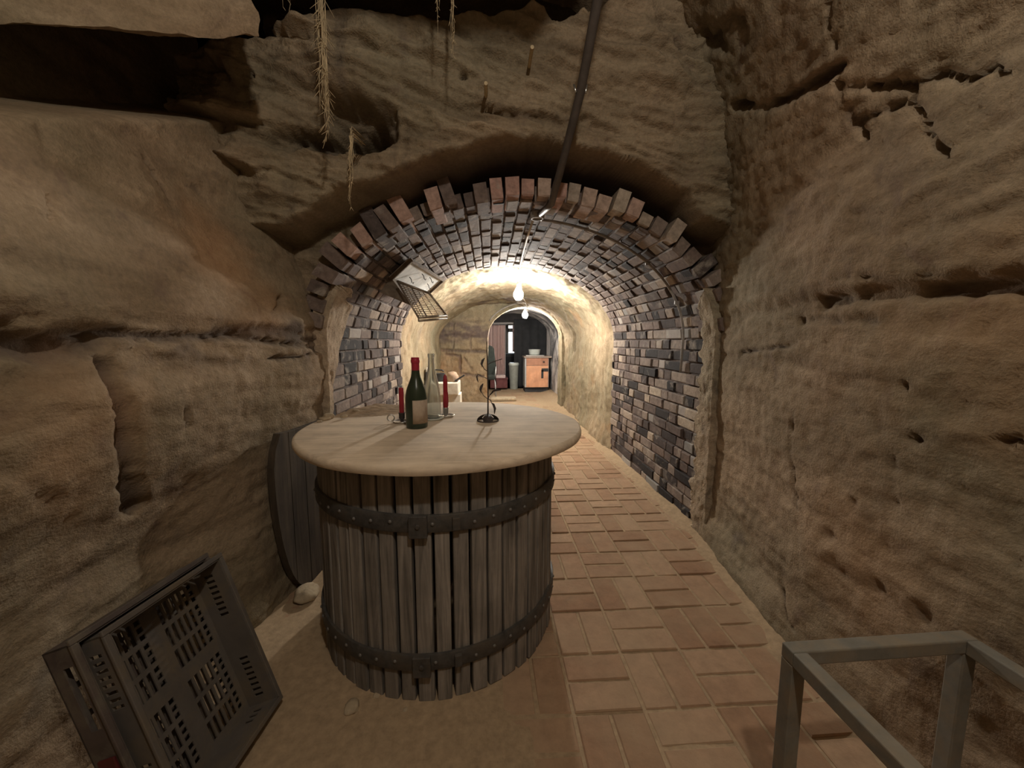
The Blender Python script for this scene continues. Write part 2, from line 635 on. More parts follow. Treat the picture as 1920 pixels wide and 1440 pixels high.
def make_wall_right():
    xc, zs, b = 0.2, 1.45, 1.65
    U, V = grid(np.linspace(-1.65, 2.30, 330), np.linspace(0, 1, 340))
    xw = 1.20 + np.maximum(0, (U - 1.3)) * 0.155
    s = V * (zs + 0.04 + 2.1)
    low = s < (zs + 0.04)
    th = np.clip((s - zs - 0.04) / 2.1, 0, 1) * math.radians(88)
    a = xw - xc
    X = np.where(low, xw, xc + a * np.cos(th))
    Z = np.where(low, s - 0.04, zs + b * np.sin(th))
    P0 = np.stack([X, U, Z], -1).reshape(-1, 3)
    N = np.stack([np.where(low, -1.0, -np.cos(th)), 0 * X, np.where(low, 0.0, -np.sin(th))], -1).reshape(-1, 3)
    dep, st = grooves(P0, [
        ([(1566, 0), (1572, 40), (1585, 83)], 0.012, 0.025, 0.3),
        ([(1587, 150), (1607, 160), (1678, 154), (1737, 156)], 0.015, 0.04, 0.6),
        ([(1753, 146), (1799, 135), (1841, 148), (1895, 117), (1919, 125)], 0.012, 0.03, 0.5),
        ([(1587, 152), (1603, 196), (1616, 221), (1643, 254)], 0.010, 0.03, 0.5),
        ([(1618, 223), (1695, 198), (1735, 183), (1762, 227)], 0.010, 0.03, 0.5),
        ([(1768, 250), (1805, 292)], 0.012, 0.02, 0.5),
        ([(1587, 121), (1545, 148), (1487, 179), (1445, 192), (1387, 192)], 0.032, 0.07, 0.6),
        ([(1582, 525), (1695, 517), (1800, 517), (1919, 508)], 0.012, 0.02, 0.4),
        ([(1545, 571), (1674, 545), (1778, 545), (1919, 535)], 0.045, 0.05, 0.65),
        ([(1500, 600), (1640, 600)], 0.03, 0.02, 0.4),
        ([(1390, 660), (1440, 655), (1493, 645)], 0.012, 0.02, 0.5),
        ([(1487, 773), (1480, 830), (1490, 950)], 0.014, 0.012, 0.25),
        ([(1340, 60), (1400, 50)], 0.09, 0.07, 0.55),
        ([(1705, 727)], 0.016, 0.03, 0.7), ([(1720, 825)], 0.016, 0.03, 0.7), ([(1880, 825), (1905, 822)], 0.016, 0.03, 0.7),
        ([(1592, 942), (1600, 960), (1640, 985)], 0.014, 0.02, 0.5), ([(1600, 893)], 0.012, 0.02, 0.5),
        ([(1550, 1000)], 0.03, 0.01, 0.4), ([(1650, 1105)], 0.05, 0.015, 0.45), ([(1730, 1150)], 0.05, 0.015, 0.45),
        ([(1560, 1060), (1580, 1075)], 0.03, 0.01, 0.45), ([(1905, 1060)], 0.016, 0.02, 0.6),
        ([(1475, 1110), (1490, 1160), (1500, 1180)], 0.02, 0.02, 0.4),
        ([(1670, 860), (1668, 940)], 0.03, 0.006, 0.3), ([(1640, 760), (1645, 800)], 0.025, 0.006, 0.3),
    ])
    d = 0.042 * fbm(P0, (1.3, 1.3, 1.5), 4, 31) + 0.014 * fbm(P0, (3.5, 3.5, 12), 5, 32) + 0.011 * fbm(P0, 22, 4, 33, 0.6)
    z = P0[:, 2]
    up = sstep(1.25, 1.6, z)
    d += up * 0.012 * fbm(P0, (6, 7, 20), 4, 34, ridged=True)
    d += 0.03 * sstep(1.33, 1.40, z) + 0.04 * sstep(0.25, 0.0, z)
    d -= dep
    st = np.maximum(st, 0.55 * sstep(0.22, 0.5, fbm(P0, (4, 4, 4.5), 4, 36)) * (0.35 + 0.65 * sstep(0.9, 0.4, z)))
    rust = 0.25 * blob(P0, (1850, 640), 0.4, 0.0) + 0.18 * blob(P0, (1600, 1050), 0.3, 0.0)
    o = sheet('wall_right', (P0 + N * d[:, None]).reshape(U.shape + (3,)), M['rock'], None, {'stain_shade': st, 'rust': rust})
    tag(o, kind='structure')


ARX, ARA, ARB, ARS = 0.21, 1.12, 0.77, 1.2      # brick vault: centre x, half width, rise, springing height


def make_rock_face():
    U, V = grid(np.linspace(-1.32, 1.34, 380), np.linspace(0.9, 3.25, 350))
    xs = [-1.4, -0.95, -0.72, -0.515, -0.083, 0.207, 0.655, 1.0, 1.10, 1.4]
    zl = [1.66, 1.70, 1.83, 1.90, 2.06, 2.10, 2.04, 1.90, 1.78, 1.70]
    zl = [1.2 + (k - 1.2) * 1.95 / 1.85 for k in zl]
    lip = np.interp(U, xs, zl)
    q = np.stack([U, 0 * U, V], -1).reshape(-1, 3)
    lip = lip + (0.022 * fbm(q, (5, 1, 0.5), 4, 41)).reshape(U.shape)
    back = np.interp(U, [-1.4, -0.75, -0.45, -0.2, 1.0, 1.2, 1.4], [2.19, 2.20, 2.27, 2.5, 2.5, 2.3, 2.2])
    front = np.interp(U, [-1.4, -1.0, -0.6, 0.0, 0.7, 1.2], [1.98, 1.93, 1.90, 1.95, 1.96, 2.0])
    top = np.interp(U, [-1.4, -0.85, -0.6, -0.2, 0.05, 0.2, 0.3, 0.5, 1.0], [2.42, 2.48, 2.56, 2.58, 2.64, 2.66, 2.62, 2.68, 3.0])
    f = sstep(-0.02, 0.025, V - lip)
    Y = back + (front - back) * f
    Y = Y - 0.10 * sstep(0.1, 0.5, V - lip) * f
    Y = Y + 0.75 * sstep(-0.02, 0.06, V - top) * np.clip((0.9 - U) / 0.3, 0, 1)
    P0 = np.stack([U, Y, V], -1).reshape(-1, 3)
    dep, st = grooves(P0, [
        ([(520, 270), (580, 265), (640, 262), (700, 235)], 0.055, 0.17, 0.45),
        ([(560, 225), (600, 235), (640, 250)], 0.065, 0.15, 0.45),
        ([(690, 205), (760, 170), (830, 155), (870, 150)], 0.028, 0.07, 0.3),
        ([(740, 215), (800, 200), (850, 190)], 0.022, 0.05, 0.2),
        ([(480, 150), (560, 160), (600, 130)], 0.020, 0.05, 0.2),
        ([(690, 255), (760, 258), (820, 250)], 0.016, 0.04, 0.2),
        ([(835, 80), (860, 120), (880, 165)], 0.030, 0.06, 0.4),
        ([(700, 42), (760, 52)], 0.02, 0.05, 0.3),
        ([(1030, 60), (1020, 75), (1040, 90)], 0.014, 0.03, 0.1),
        ([(1220, 10), (1240, 60), (1275, 110)], 0.014, 0.03, 0.2),
    ])
    d = 0.06 * fbm(P0, (2.2, 1, 2.6), 4, 42) * f.reshape(-1)
    zz, xx = P0[:, 2], P0[:, 0]
    ph = zz * 5.2 + xx * 0.9 + 1.3 * fbm(P0, (1.6, 1, 1.6), 4, 48)
    saw = ph - np.floor(ph)
    led = sstep(0.0, 0.10, saw) * (1 - saw)
    d += 0.15 * f.reshape(-1) * led * sstep(-0.15, 0.35, fbm(P0, (2.2, 1, 3), 3, 49)) * (0.35 + 0.65 * sstep(0.15, -0.1, xx))
    d += 0.045 * f.reshape(-1) * fbm(P0 @ np.array([[1, 0, 0.25], [0, 1, 0], [-0.25, 0, 1]]), (2.6, 2, 15), 5, 43, ridged=True)
    d += 0.03 * fbm(P0, (5, 5, 9), 4, 46) + 0.012 * fbm(P0, (20, 20, 30), 3, 44)
    d -= dep
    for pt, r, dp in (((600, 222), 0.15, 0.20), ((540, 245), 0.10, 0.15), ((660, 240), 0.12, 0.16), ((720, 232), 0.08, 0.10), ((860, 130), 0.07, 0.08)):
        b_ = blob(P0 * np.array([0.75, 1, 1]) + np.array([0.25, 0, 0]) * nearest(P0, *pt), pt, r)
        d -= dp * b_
        st = np.maximum(st, 0.35 * b_)  # hollows also painted darker to deepen their shadow
    z, x = P0[:, 2], P0[:, 0]
    inside = ((x - ARX) / (ARA + 0.05)) ** 2 + (np.maximum(z - ARS, 0) / (ARB + 0.05)) ** 2 < 1
    keep = ~(inside | ((np.abs(x - ARX) < ARA + 0.05) & (z < ARS)))
    dark = 0.92 * np.exp(-((x - 0.35) / 0.95) ** 4) * (1 - sstep(0.6, 1.0, f.reshape(-1)))  # shade under the lip and in the cavity, painted into the colour
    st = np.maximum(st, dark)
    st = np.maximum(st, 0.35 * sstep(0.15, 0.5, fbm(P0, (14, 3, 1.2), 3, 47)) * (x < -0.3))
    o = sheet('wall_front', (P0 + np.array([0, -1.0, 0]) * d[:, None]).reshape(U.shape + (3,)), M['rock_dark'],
              keep.reshape(U.shape), {'stain_shade': st, 'rust': 0 * st})
    tag(o, kind='structure')


def rock_block(lo, hi, seed, amp=0.05, n=60):
    """closed displaced block"""
    Vv, Ff = [], []
    lo, hi = np.array(lo), np.array(hi)
    for ax in range(3):
        for sgn in (0, 1):
            a, b = [(1, 2), (2, 0), (0, 1)][ax]
            U, V = grid(np.linspace(0, 1, n), np.linspace(0, 1, n))
            P = np.zeros((n, n, 3))
            P[..., a] = U
            P[..., b] = V
            P[..., ax] = sgn
            P = lo + P.reshape(-1, 3) * (hi - lo)
            I = np.arange(n * n).reshape(n, n) + len(Vv) * n * n
            F = np.stack([I[:-1, :-1], I[1:, :-1], I[1:, 1:], I[:-1, 1:]], -1).reshape(-1, 4)
            if not sgn:
                F = F[:, ::-1]
            Vv.append(P)
            Ff.append(F)
    P = np.concatenate(Vv)
    for k in range(3):
        q = [fbm(P, (2.5, 2.5, 3.5), 4, seed + 3 * k), fbm(P, (6, 6, 14), 4, seed + 3 * k + 1), fbm(P, 22, 3, seed + 3 * k + 2)]
        P[:, k] += amp * (q[0] + 0.5 * q[1] + 0.2 * q[2])
    return P, np.concatenate(Ff)


def make_ceiling():
    U, V = grid(np.linspace(-1.9, 1.3, 170), np.linspace(-1.75, 2.75, 230))
    Z = 3.12 - 0.53 * np.exp(-((V - 0.98) / 0.17) ** 4) * sstep(0.55, 0.2, U)  # dip is an unseen rock beam, added to shade the crevice beyond
    P0 = np.stack([U, V, Z], -1).reshape(-1, 3)
    d = 0.06 * fbm(P0, (2, 2, 2), 4, 51) + 0.02 * fbm(P0, (8, 8, 8), 4, 52)
    P1 = P0 + np.array([0, 0, 1.0]) * d[:, None]
    n1 = len(P1)
    I = np.arange(n1).reshape(U.shape)
    F1 = np.stack([I[:-1, :-1], I[:-1, 1:], I[1:, 1:], I[1:, :-1]], -1).reshape(-1, 4)
    P2, F2 = rock_block((-1.95, 1.42, 2.19), (-0.755, 1.98, 3.20), 60, 0.045, 90)
    w = np.clip((3.0 - P2[:, 2]) / 0.80, 0, 1)
    P2[:, 2] += w * 0.75 * np.maximum(P2[:, 1] - 1.42, 0)
    P2[:, 0] -= 1.0 * (P2[:, 1] - 1.42) * sstep(-1.3, -0.7, P2[:, 0])
    q = -0.55 * np.maximum(-0.95 - P2[:, 0], 0)
    P2[:, 1] += q
    P2[:, 2] += 0.70 * q * w
    me = bpy.data.meshes.new('ceiling')
    Vt = np.concatenate([P1, P2])
    Ft = np.concatenate([F1, F2 + n1])
    me.from_pydata(Vt.tolist(), [], Ft.tolist())
    for k in ('stain_shade', 'rust'):
        me.attributes.new(k, 'FLOAT', 'POINT')
    me.update()
    tag(link('ceiling', me, M['rock']), kind='structure')


def make_wall_back():
    U, V = grid(np.linspace(-1.9, 1.5, 60), np.linspace(-0.05, 3.3, 60))
    P0 = np.stack([U, 0 * U - 1.6, V], -1).reshape(-1, 3)
    d = 0.05 * fbm(P0, 2, 4, 71)
    o = sheet('wall_back', (P0 + np.array([0, 1.0, 0]) * d[:, None]).reshape(U.shape + (3,)), M['rock'], None,
              {'stain_shade': 0 * d, 'rust': 0 * d})
    tag(o, kind='structure')


# ------------------------------------------------------------------ SETTING: brick vault
def arch_path(xc, a, b, zs, n=400, z0=0.0):
    pts = [(xc + a, z0)] + [(xc + a * math.cos(t), zs + b * math.sin(t)) for t in np.linspace(0, math.pi, n)] + [(xc - a, z0)]
    pts = np.array(pts)
    L = np.concatenate([[0], np.cumsum(np.linalg.norm(np.diff(pts, axis=0), axis=1))])
    return pts, L


def at_s(pts, L, s):
    x = np.interp(s, L, pts[:, 0])
    z = np.interp(s, L, pts[:, 1])
    e = 0.01
    t = np.array([np.interp(s + e, L, pts[:, 0]) - np.interp(s - e, L, pts[:, 0]),
                  np.interp(s + e, L, pts[:, 1]) - np.interp(s - e, L, pts[:, 1])])
    t /= np.linalg.norm(t)
    return np.array([x, z]), t, np.array([-t[1], t[0]])   # position, tangent, inward normal


def make_brick_vault():
    rnd = random.Random(11)
    pts, L = arch_path(ARX, ARA, ARB, ARS)
    tot = L[-1]
    n = int(round(tot / 0.0765))
    h = tot / n
    V, F, T, S = [], [], [], []
    Y0, Y1 = 2.20, 4.08

    def brick(c, t, nn, y0, y1, hh, out, dep, tone, salt, tilt=0.0):
        # c: intrados point; bricks reach from `out` inside the surface to `dep` behind it
        k = len(V)
        e = 0.005
        for (o_, g) in ((-dep, 0.0), (out - 0.006, 0.0), (out, e)):
            for (sy, st) in ((0, -1), (1, -1), (1, 1), (0, 1)):
                y = (y0 + g if sy == 0 else y1 - g)
                tt = st * (hh / 2 - g)
                j = rnd.uniform(-1, 1) * 0.0025
                p = c + t * (tt + j + tilt * o_) + nn * (o_ + rnd.uniform(-1, 1) * 0.002)
                V.append((p[0], y + rnd.uniform(-1, 1) * 0.003, p[1]))
                T.append(tone)
                S.append(salt)
        for r in (0, 1):
            for q in range(4):
                q2 = (q + 1) % 4
                F.append((k + 4 * r + q, k + 4 * r + q2, k + 4 * (r + 1) + q2, k + 4 * (r + 1) + q))
        F.append((k + 8, k + 9, k + 10, k + 11))
        F.append((k + 3, k + 2, k + 1, k))

    def tone_at(x, z, y, side):
        r = rnd.random()
        if side == 'vault':
            w = [(0.02, 0.12), (0.30, 0.22), (0.45, 0.30), (0.60, 0.20), (0.72, 0.10), (0.8, 0.06)]
        else:
            w = [(0.02, 0.20), (0.22, 0.14), (0.40, 0.20), (0.58, 0.20), (0.70, 0.14), (0.82, 0.09), (0.88, 0.03)]
        a = 0
        for v, p in w:
            a += p
            if r < a:
                return v + rnd.uniform(-0.04, 0.06)
        return 0.5

    for i in range(n):
        s = (i + 0.5) * h
        c, t, nn = at_s(pts, L, s)
        vault = c[1] > ARS + 0.15
        y = Y0 - rnd.uniform(0, 0.12)
        if i % 2:
            y -= 0.06
        first = True
        while y < Y1:
            ln = 0.117 if rnd.random() < (0.82 if vault else 0.5) else 0.238
            y0, y1 = max(y, 2.19), min(y + ln, Y1)
            if y1 - y0 > 0.03 and rnd.random() > 0.006:
                crown = max(0.0, 1 - abs(c[0] - ARX) / 0.75) if vault else 0.0
                rear = max(0.0, (y0 - 3.35) / 0.7)
                salt = min(0.85, crown * rear * rnd.uniform(0.0, 1.5))
                if rnd.random() < 0.05:
                    salt = max(salt, 0.4)
                brick(c, t, nn, y0, y1 - 0.010, h - 0.011, rnd.choice([0.0, 0.003, 0.006, 0.010, -0.004]) + rnd.uniform(-.002, .002),
                      0.07, tone_at(c[0], c[1], y0, 'vault' if vault else 'wall'), salt)
            y += ln
    # ragged front ring of brick ends
    arcs = [s for s in np.arange(1.2 + 0.10, tot - 1.2 - 0.08, 0.082)]
    for s in arcs:
        c, t, nn = at_s(pts, L, s)
        ang = math.degrees(math.atan2((c[1] - ARS) / ARB, (c[0] - ARX) / ARA))
        left = ang > 105
        if left and rnd.random() < 0.10:
            continue
        dep = rnd.choice([0.075, 0.09, 0.10, 0.12])
        front = 2.16 - rnd.choice([0, 0.01, 0.02, 0.045])
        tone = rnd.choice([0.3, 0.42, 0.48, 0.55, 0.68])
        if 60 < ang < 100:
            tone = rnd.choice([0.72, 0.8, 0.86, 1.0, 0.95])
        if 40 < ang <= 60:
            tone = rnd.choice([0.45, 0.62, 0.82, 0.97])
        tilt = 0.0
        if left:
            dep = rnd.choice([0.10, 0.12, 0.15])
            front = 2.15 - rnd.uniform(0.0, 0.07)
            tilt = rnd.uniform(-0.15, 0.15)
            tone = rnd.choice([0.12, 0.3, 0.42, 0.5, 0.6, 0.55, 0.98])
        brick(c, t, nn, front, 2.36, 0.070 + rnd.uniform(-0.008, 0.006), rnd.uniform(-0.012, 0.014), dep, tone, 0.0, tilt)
    # mortar bed behind the bricks
    ss = np.linspace(0, tot, 260)
    k0 = len(V)
    ys = np.linspace(2.24, 4.08, 60)
    for s in ss:
        c, t, nn = at_s(pts, L, s)
        for y in ys:
            p = c - nn * (0.007 + rnd.uniform(0, 0.004))
            V.append((p[0], y, p[1]))
            T.append(0.36 + rnd.uniform(-0.03, 0.03))
            S.append(0.0)
    m = len(ys)
    for a in range(len(ss) - 1):
        for b in range(m - 1):
            F.append((k0 + a * m + b, k0 + a * m + b + 1, k0 + (a + 1) * m + b + 1, k0 + (a + 1) * m + b))
    me = bpy.data.meshes.new('wall_brick')
    me.from_pydata(V, [], F)
    for nm, dat in (('tone', T), ('salt', S)):
        me.attributes.new(nm, 'FLOAT', 'POINT').data.foreach_set('value', np.array(dat, dtype=np.float32))
    me.update()
    o = link('wall_brick', me, M['brick'], None, False)
    tag(o, kind='structure')


def make_jamb_plaster():
    for k, (sgn, X) in enumerate(((1, ARX + ARA), (-1, ARX - ARA))):
        U, V = grid(np.linspace(0, 1, 60), np.linspace(0.0, 1.50, 150))
        q = np.stack([U * 0.5, 0 * U, V], -1).reshape(-1, 3)
        rag = (fbm(q, (2, 1, 9), 5, 81 + k, 0.65)).reshape(U.shape)
        if sgn > 0:
            w = 0.21 + 0.16 * rag - 0.03 * V
        else:
            w = 0.07 + 0.04 * rag + 0.30 * sstep(0.85, 1.45, V)
        w = np.maximum(w * sstep(1.52, 1.40, V + 0.12 * rag), 0.02)
        # wraps the corner: out on the front face, then along the jamb
        s = U * (0.09 + w)
        fx = X + sgn * np.maximum(0.09 - s, 0) - sgn * 0.034
        fy = 2.145 + np.maximum(s - 0.09, 0)
        a = np.clip((V - ARS) / ARB, 0, 0.99)
        inw = ARA * (1 - np.sqrt(1 - a * a))
        fx = fx - sgn * inw
        P0 = np.stack([fx, fy, V], -1).reshape(-1, 3)
        d = 0.022 * fbm(P0, 9, 4, 83 + k) + 0.010 * fbm(P0, 32, 4, 84)
        edge = (sstep(0.86, 1.0, U)).reshape(-1)
        P = P0 + np.array([-sgn * 0.7, -0.7, 0]) * d[:, None] + np.array([sgn * 0.055, 0, 0]) * edge[:, None]
        o = sheet('trim_%d' % (k + 1), P.reshape(U.shape + (3,)), M['trim'], None, {'stain_shade': 0.6 * sstep(0.15, 0.45, fbm(P0, (7, 7, 5), 4, 86)), 'rust': 0 * d})
        tag(o, kind='structure')


# ------------------------------------------------------------------ SETTING: plastered tunnel, end wall, far passage
def tunnel_profile(y):
    """centre, half width, rise, springing of the plastered tunnel at depth y"""
    f = min(max((y - 4.05) / 2.75, 0), 1)
    return 0.21 + 0.04 * f, 1.125 - 0.02 * f, 0.80 - 0.12 * f, 1.2


def make_plaster_tunnel():
    ys = np.linspace(4.04, 6.95, 190)
    ts = np.linspace(0, 1, 300)
    P, N = np.zeros((190, 300, 3)), np.zeros((190, 300, 3))
    for i, y in enumerate(ys):
        xc, a, b, zs = tunnel_profile(y)
        pts, L = arch_path(xc, a, b, zs, 300)
        s = ts * L[-1]
        x, z = np.interp(s, L, pts[:, 0]), np.interp(s, L, pts[:, 1])
        P[i] = np.stack([x, 0 * x + y, z], -1)
        c = np.stack([xc - x, 0 * x, np.where(z > zs, zs - z, 0)], -1)
        N[i] = c / np.maximum(np.linalg.norm(c, axis=1), 1e-6)[:, None]
    P0, N0 = P.reshape(-1, 3), N.reshape(-1, 3)
    dep, st = grooves(P0, [([(1074, 620), (1075, 655)], 0.11, 0.12, 0.95),
                           ([(1100, 585), (1110, 600)], 0.03, 0.02, 0.3)])
    d = 0.06 * fbm(P0, (1.6, 1.2, 1.6), 4, 91) + 0.045 * fbm(P0, (6, 5, 3.5), 5, 92, 0.6) + 0.010 * fbm(P0, 18, 4, 93)
    d += 0.03 * sstep(0.25, 0.0, P0[:, 2]) - 0.03 * sstep(4.25, 4.05, P0[:, 1])
    st = np.maximum(st, 0.45 * sstep(0.18, 0.5, fbm(P0, (3, 1.6, 2.2), 5, 94)))
    st = np.maximum(st, 0.75 * sstep(5.9, 6.5, P0[:, 1]) * sstep(1.75, 1.88, P0[:, 2]) * sstep(-0.3, 0.2, fbm(P0, (2, 6, 2), 4, 95)))
    o = sheet('wall_plaster', (P0 + N0 * (d - dep)[:, None]).reshape(190, 300, 3), M['plaster'], None, {'stain_shade': st, 'rust': 0.3 * sstep(0.1, 0.6, fbm(P0, (1, 2, 3), 4, 96))})
    tag(o, kind='structure')


OPX, OPA, OPB, OPS, OPY = 0.64, 0.665, 0.55, 1.26, 6.85   # arched opening in the end wall


def make_end_wall():
    ts = np.linspace(0, 1, 260)
    inner, Li = arch_path(OPX, OPA, OPB, OPS, 300)
    outer, Lo = arch_path(0.25, 1.25, 0.92, 1.2, 300)
    a = np.stack([np.interp(ts * Li[-1], Li, inner[:, k]) for k in (0, 1)], -1)
    b = np.stack([np.interp(ts * Lo[-1], Lo, outer[:, k]) for k in (0, 1)], -1)
    rows = []
    for y in np.linspace(7.25, OPY + 0.03, 16):
        rows.append(np.stack([a[:, 0], 0 * ts + y, a[:, 1]], -1))
    for f in np.linspace(0, 1, 110):
        q = a * (1 - f) + b * f
        rows.append(np.stack([q[:, 0], 0 * ts + OPY, q[:, 1]], -1))
    P = np.stack(rows)
    P0 = P.reshape(-1, 3)
    N = np.zeros_like(P)
    N[16:] = (0, -1, 0)
    N[:16, :, 0] = np.sign(OPX - a[:, 0]) * 0.7
    N0 = N.reshape(-1, 3)
    feats = [([(800, 655), (860, 658), (910, 660)], 0.05, 0.05, 0.7),
             ([(835, 665), (862, 667), (863, 700), (905, 706)], 0.04, 0.045, 0.75),
             ([(755, 652), (775, 658), (782, 668)], 0.04, 0.03, 0.7),
             ([(800, 660), (803, 700), (800, 745)], 0.04, 0.03, 0.5),
             ([(800, 602), (850, 604), (912, 603)], 0.035, 0.03, 0.5),
             ([(850, 604), (851, 630), (850, 657)], 0.035, 0.03, 0.6),
             ([(882, 630), (883, 657)], 0.03, 0.03, 0.5), ([(822, 632), (823, 657)], 0.03, 0.03, 0.5),
             ([(805, 632), (860, 630), (910, 632)], 0.03, 0.02, 0.5),
             ([(870, 672), (885, 690)], 0.03, 0.03, 0.5)]
    dep, st = grooves(P0, feats)
    d = 0.06 * fbm(P0, (2, 2, 2.4), 4, 101) + 0.055 * fbm(P0, (5, 5, 7), 5, 102, 0.6) + 0.015 * fbm(P0, 20, 3, 103)
    z, x = P0[:, 2], P0[:, 0]
    band = np.exp(-((z - 1.36) / 0.20) ** 4) * (x < 0.0) * (x > -0.98)
    st = np.maximum(st, 0.85 * band * sstep(-0.35, 0.15, fbm(P0, (4, 4, 8), 4, 104)))
    st = np.maximum(st, 0.35 * sstep(0.2, 0.5, fbm(P0, (3, 3, 3), 4, 105)))
    d = d * np.where(N0[:, 1] == 0, 0.5, 1.0)
    o = sheet('wall_end', (P0 + N0 * (d - dep)[:, None]).reshape(P.shape), M['plaster'], None,
              {'stain_shade': st, 'rust': 0.35 * sstep(1.25, 0.7, z) * (x < 0) * sstep(-0.2, 0.5, fbm(P0, (3, 3, 3), 3, 106))})
    tag(o, kind='structure')


def m_soot():
    t = NT('sooty_plaster')
    f = t.noise((1.8, 1.8, 1.8), 6, 0.65, 0.8)
    t.color(t.ramp(f, [(0.38, (0.05, 0.05, 0.055)), (0.47, (0.22, 0.21, 0.21)), (0.60, (0.62, 0.59, 0.56))]))
    t.set(Roughness=0.9)
    t.bump(t.noise(14, 6, 0.7), 0.5, 0.02)
    return t.m


def make_passage():
    ys = np.linspace(7.15, 9.7, 60)
    ts = np.linspace(0, 1, 120)
    P = np.zeros((60, 120, 3))
    for i, y in enumerate(ys):
        f = sstep(7.15, 7.5, np.array(y))
        pts, L = arch_path(0.60, 0.70 + 0.19 * f, 0.58, 1.28 + 0.04 * f, 200)
        s = ts * L[-1]
        P[i] = np.stack([np.interp(s, L, pts[:, 0]), 0 * s + y, np.interp(s, L, pts[:, 1])], -1)
    P0 = P.reshape(-1, 3)
    d = 0.04 * fbm(P0, 2.2, 5, 111)
    c = np.array([0.6, 0, 1.0]) - P0
    c[:, 1] = 0
    c /= np.maximum(np.linalg.norm(c, axis=1), 1e-6)[:, None]
    o = sheet('wall_passage', (P0 + c * d[:, None]).reshape(P.shape), m_soot(), None, {})
    tag(o, kind='structure')
    # dim far room: side walls, ceiling and back wall with a window opening
    b = MB()
    b.box((-1.0, 11.2, 1.2), (0.1, 3.2, 2.6))
    b.box((2.6, 11.2, 1.2), (0.1, 3.2, 2.6))
    b.box((0.8, 11.2, 2.45), (3.6, 3.2, 0.1))
    b.box((-0.6, 9.68, 1.2), (0.8, 0.1, 2.6))
    b.box((2.0, 9.68, 1.2), (1.1, 0.1, 2.6))
    b.box((0.6, 9.68, 2.28), (2.0, 0.1, 0.6))
    wx0, wx1 = on_y(951, 640, 12.6)[0], on_y(972, 640, 12.6)[0]
    wz0, wz1 = on_y(960, 664, 12.6)[2], on_y(960, 608, 12.6)[2]
    Y = 12.65
    b.box(((-1.0 + wx0) / 2, Y, 1.2), (wx0 + 1.0, 0.1, 2.6))
    b.box(((2.6 + wx1) / 2, Y, 1.2), (2.6 - wx1, 0.1, 2.6))
    b.box(((wx0 + wx1) / 2, Y, (wz0 - 0.1) / 2), (wx1 - wx0, 0.1, wz0 + 0.1))
    b.box(((wx0 + wx1) / 2, Y, (wz1 + 2.5) / 2), (wx1 - wx0, 0.1, 2.5 - wz1))
    tag(b.build('wall_room', m_simple('dim_room_plaster', (0.20, 0.18, 0.17), 0.9, 0.2, 4)), kind='structure')
    fr = MB()
    cx, cz = (wx0 + wx1) / 2, (wz0 + wz1) / 2
    zt = wz0 + (wz1 - wz0) * 0.80
    for z in (wz0 + 0.02, zt, wz1 - 0.02):
        fr.box((cx, Y - 0.03, z), (wx1 - wx0, 0.07, 0.05 if z != zt else 0.13))
    for x in (wx0 + 0.02, wx1 - 0.02):
        fr.box((x, Y - 0.03, cz), (0.05, 0.07, wz1 - wz0))
    w = fr.build('window_1', M['white'], None, False)
    tag(w, kind='structure')
    p = MB().box((cx, Y + 0.02, cz), (wx1 - wx0, 0.012, wz1 - wz0)).build('window_pane', m_emit('daylight_pane', (0.80, 0.90, 1.0), WINDOW_STRENGTH), w)


# ------------------------------------------------------------------ SETTING: floor of square pavers in basket weave, with dirt
def m_paver():
    t = NT('clay_paver')
    col = t.ramp(t.attr('tone'), [(0.0, (0.28, 0.165, 0.10)), (0.5, (0.335, 0.21, 0.132)), (1.0, (0.38, 0.255, 0.165))])
    col = t.mix(0.8, col, t.ramp(t.noise(16, 5, 0.7), [(0.3, 0.75), (0.7, 1.2)]), 'MULTIPLY')
    col = t.mix(t.ramp(t.noise(3.0, 5, 0.65), [(0.42, 0.0), (0.68, 0.6)]), col, (0.37, 0.27, 0.175))
    t.color(col)
    t.set(Roughness=0.9)
    t.b.inputs['Specular IOR Level'].default_value = 0.2
    t.bump(t.noise(60, 5, 0.7), 0.35, 0.004)
    return t.m


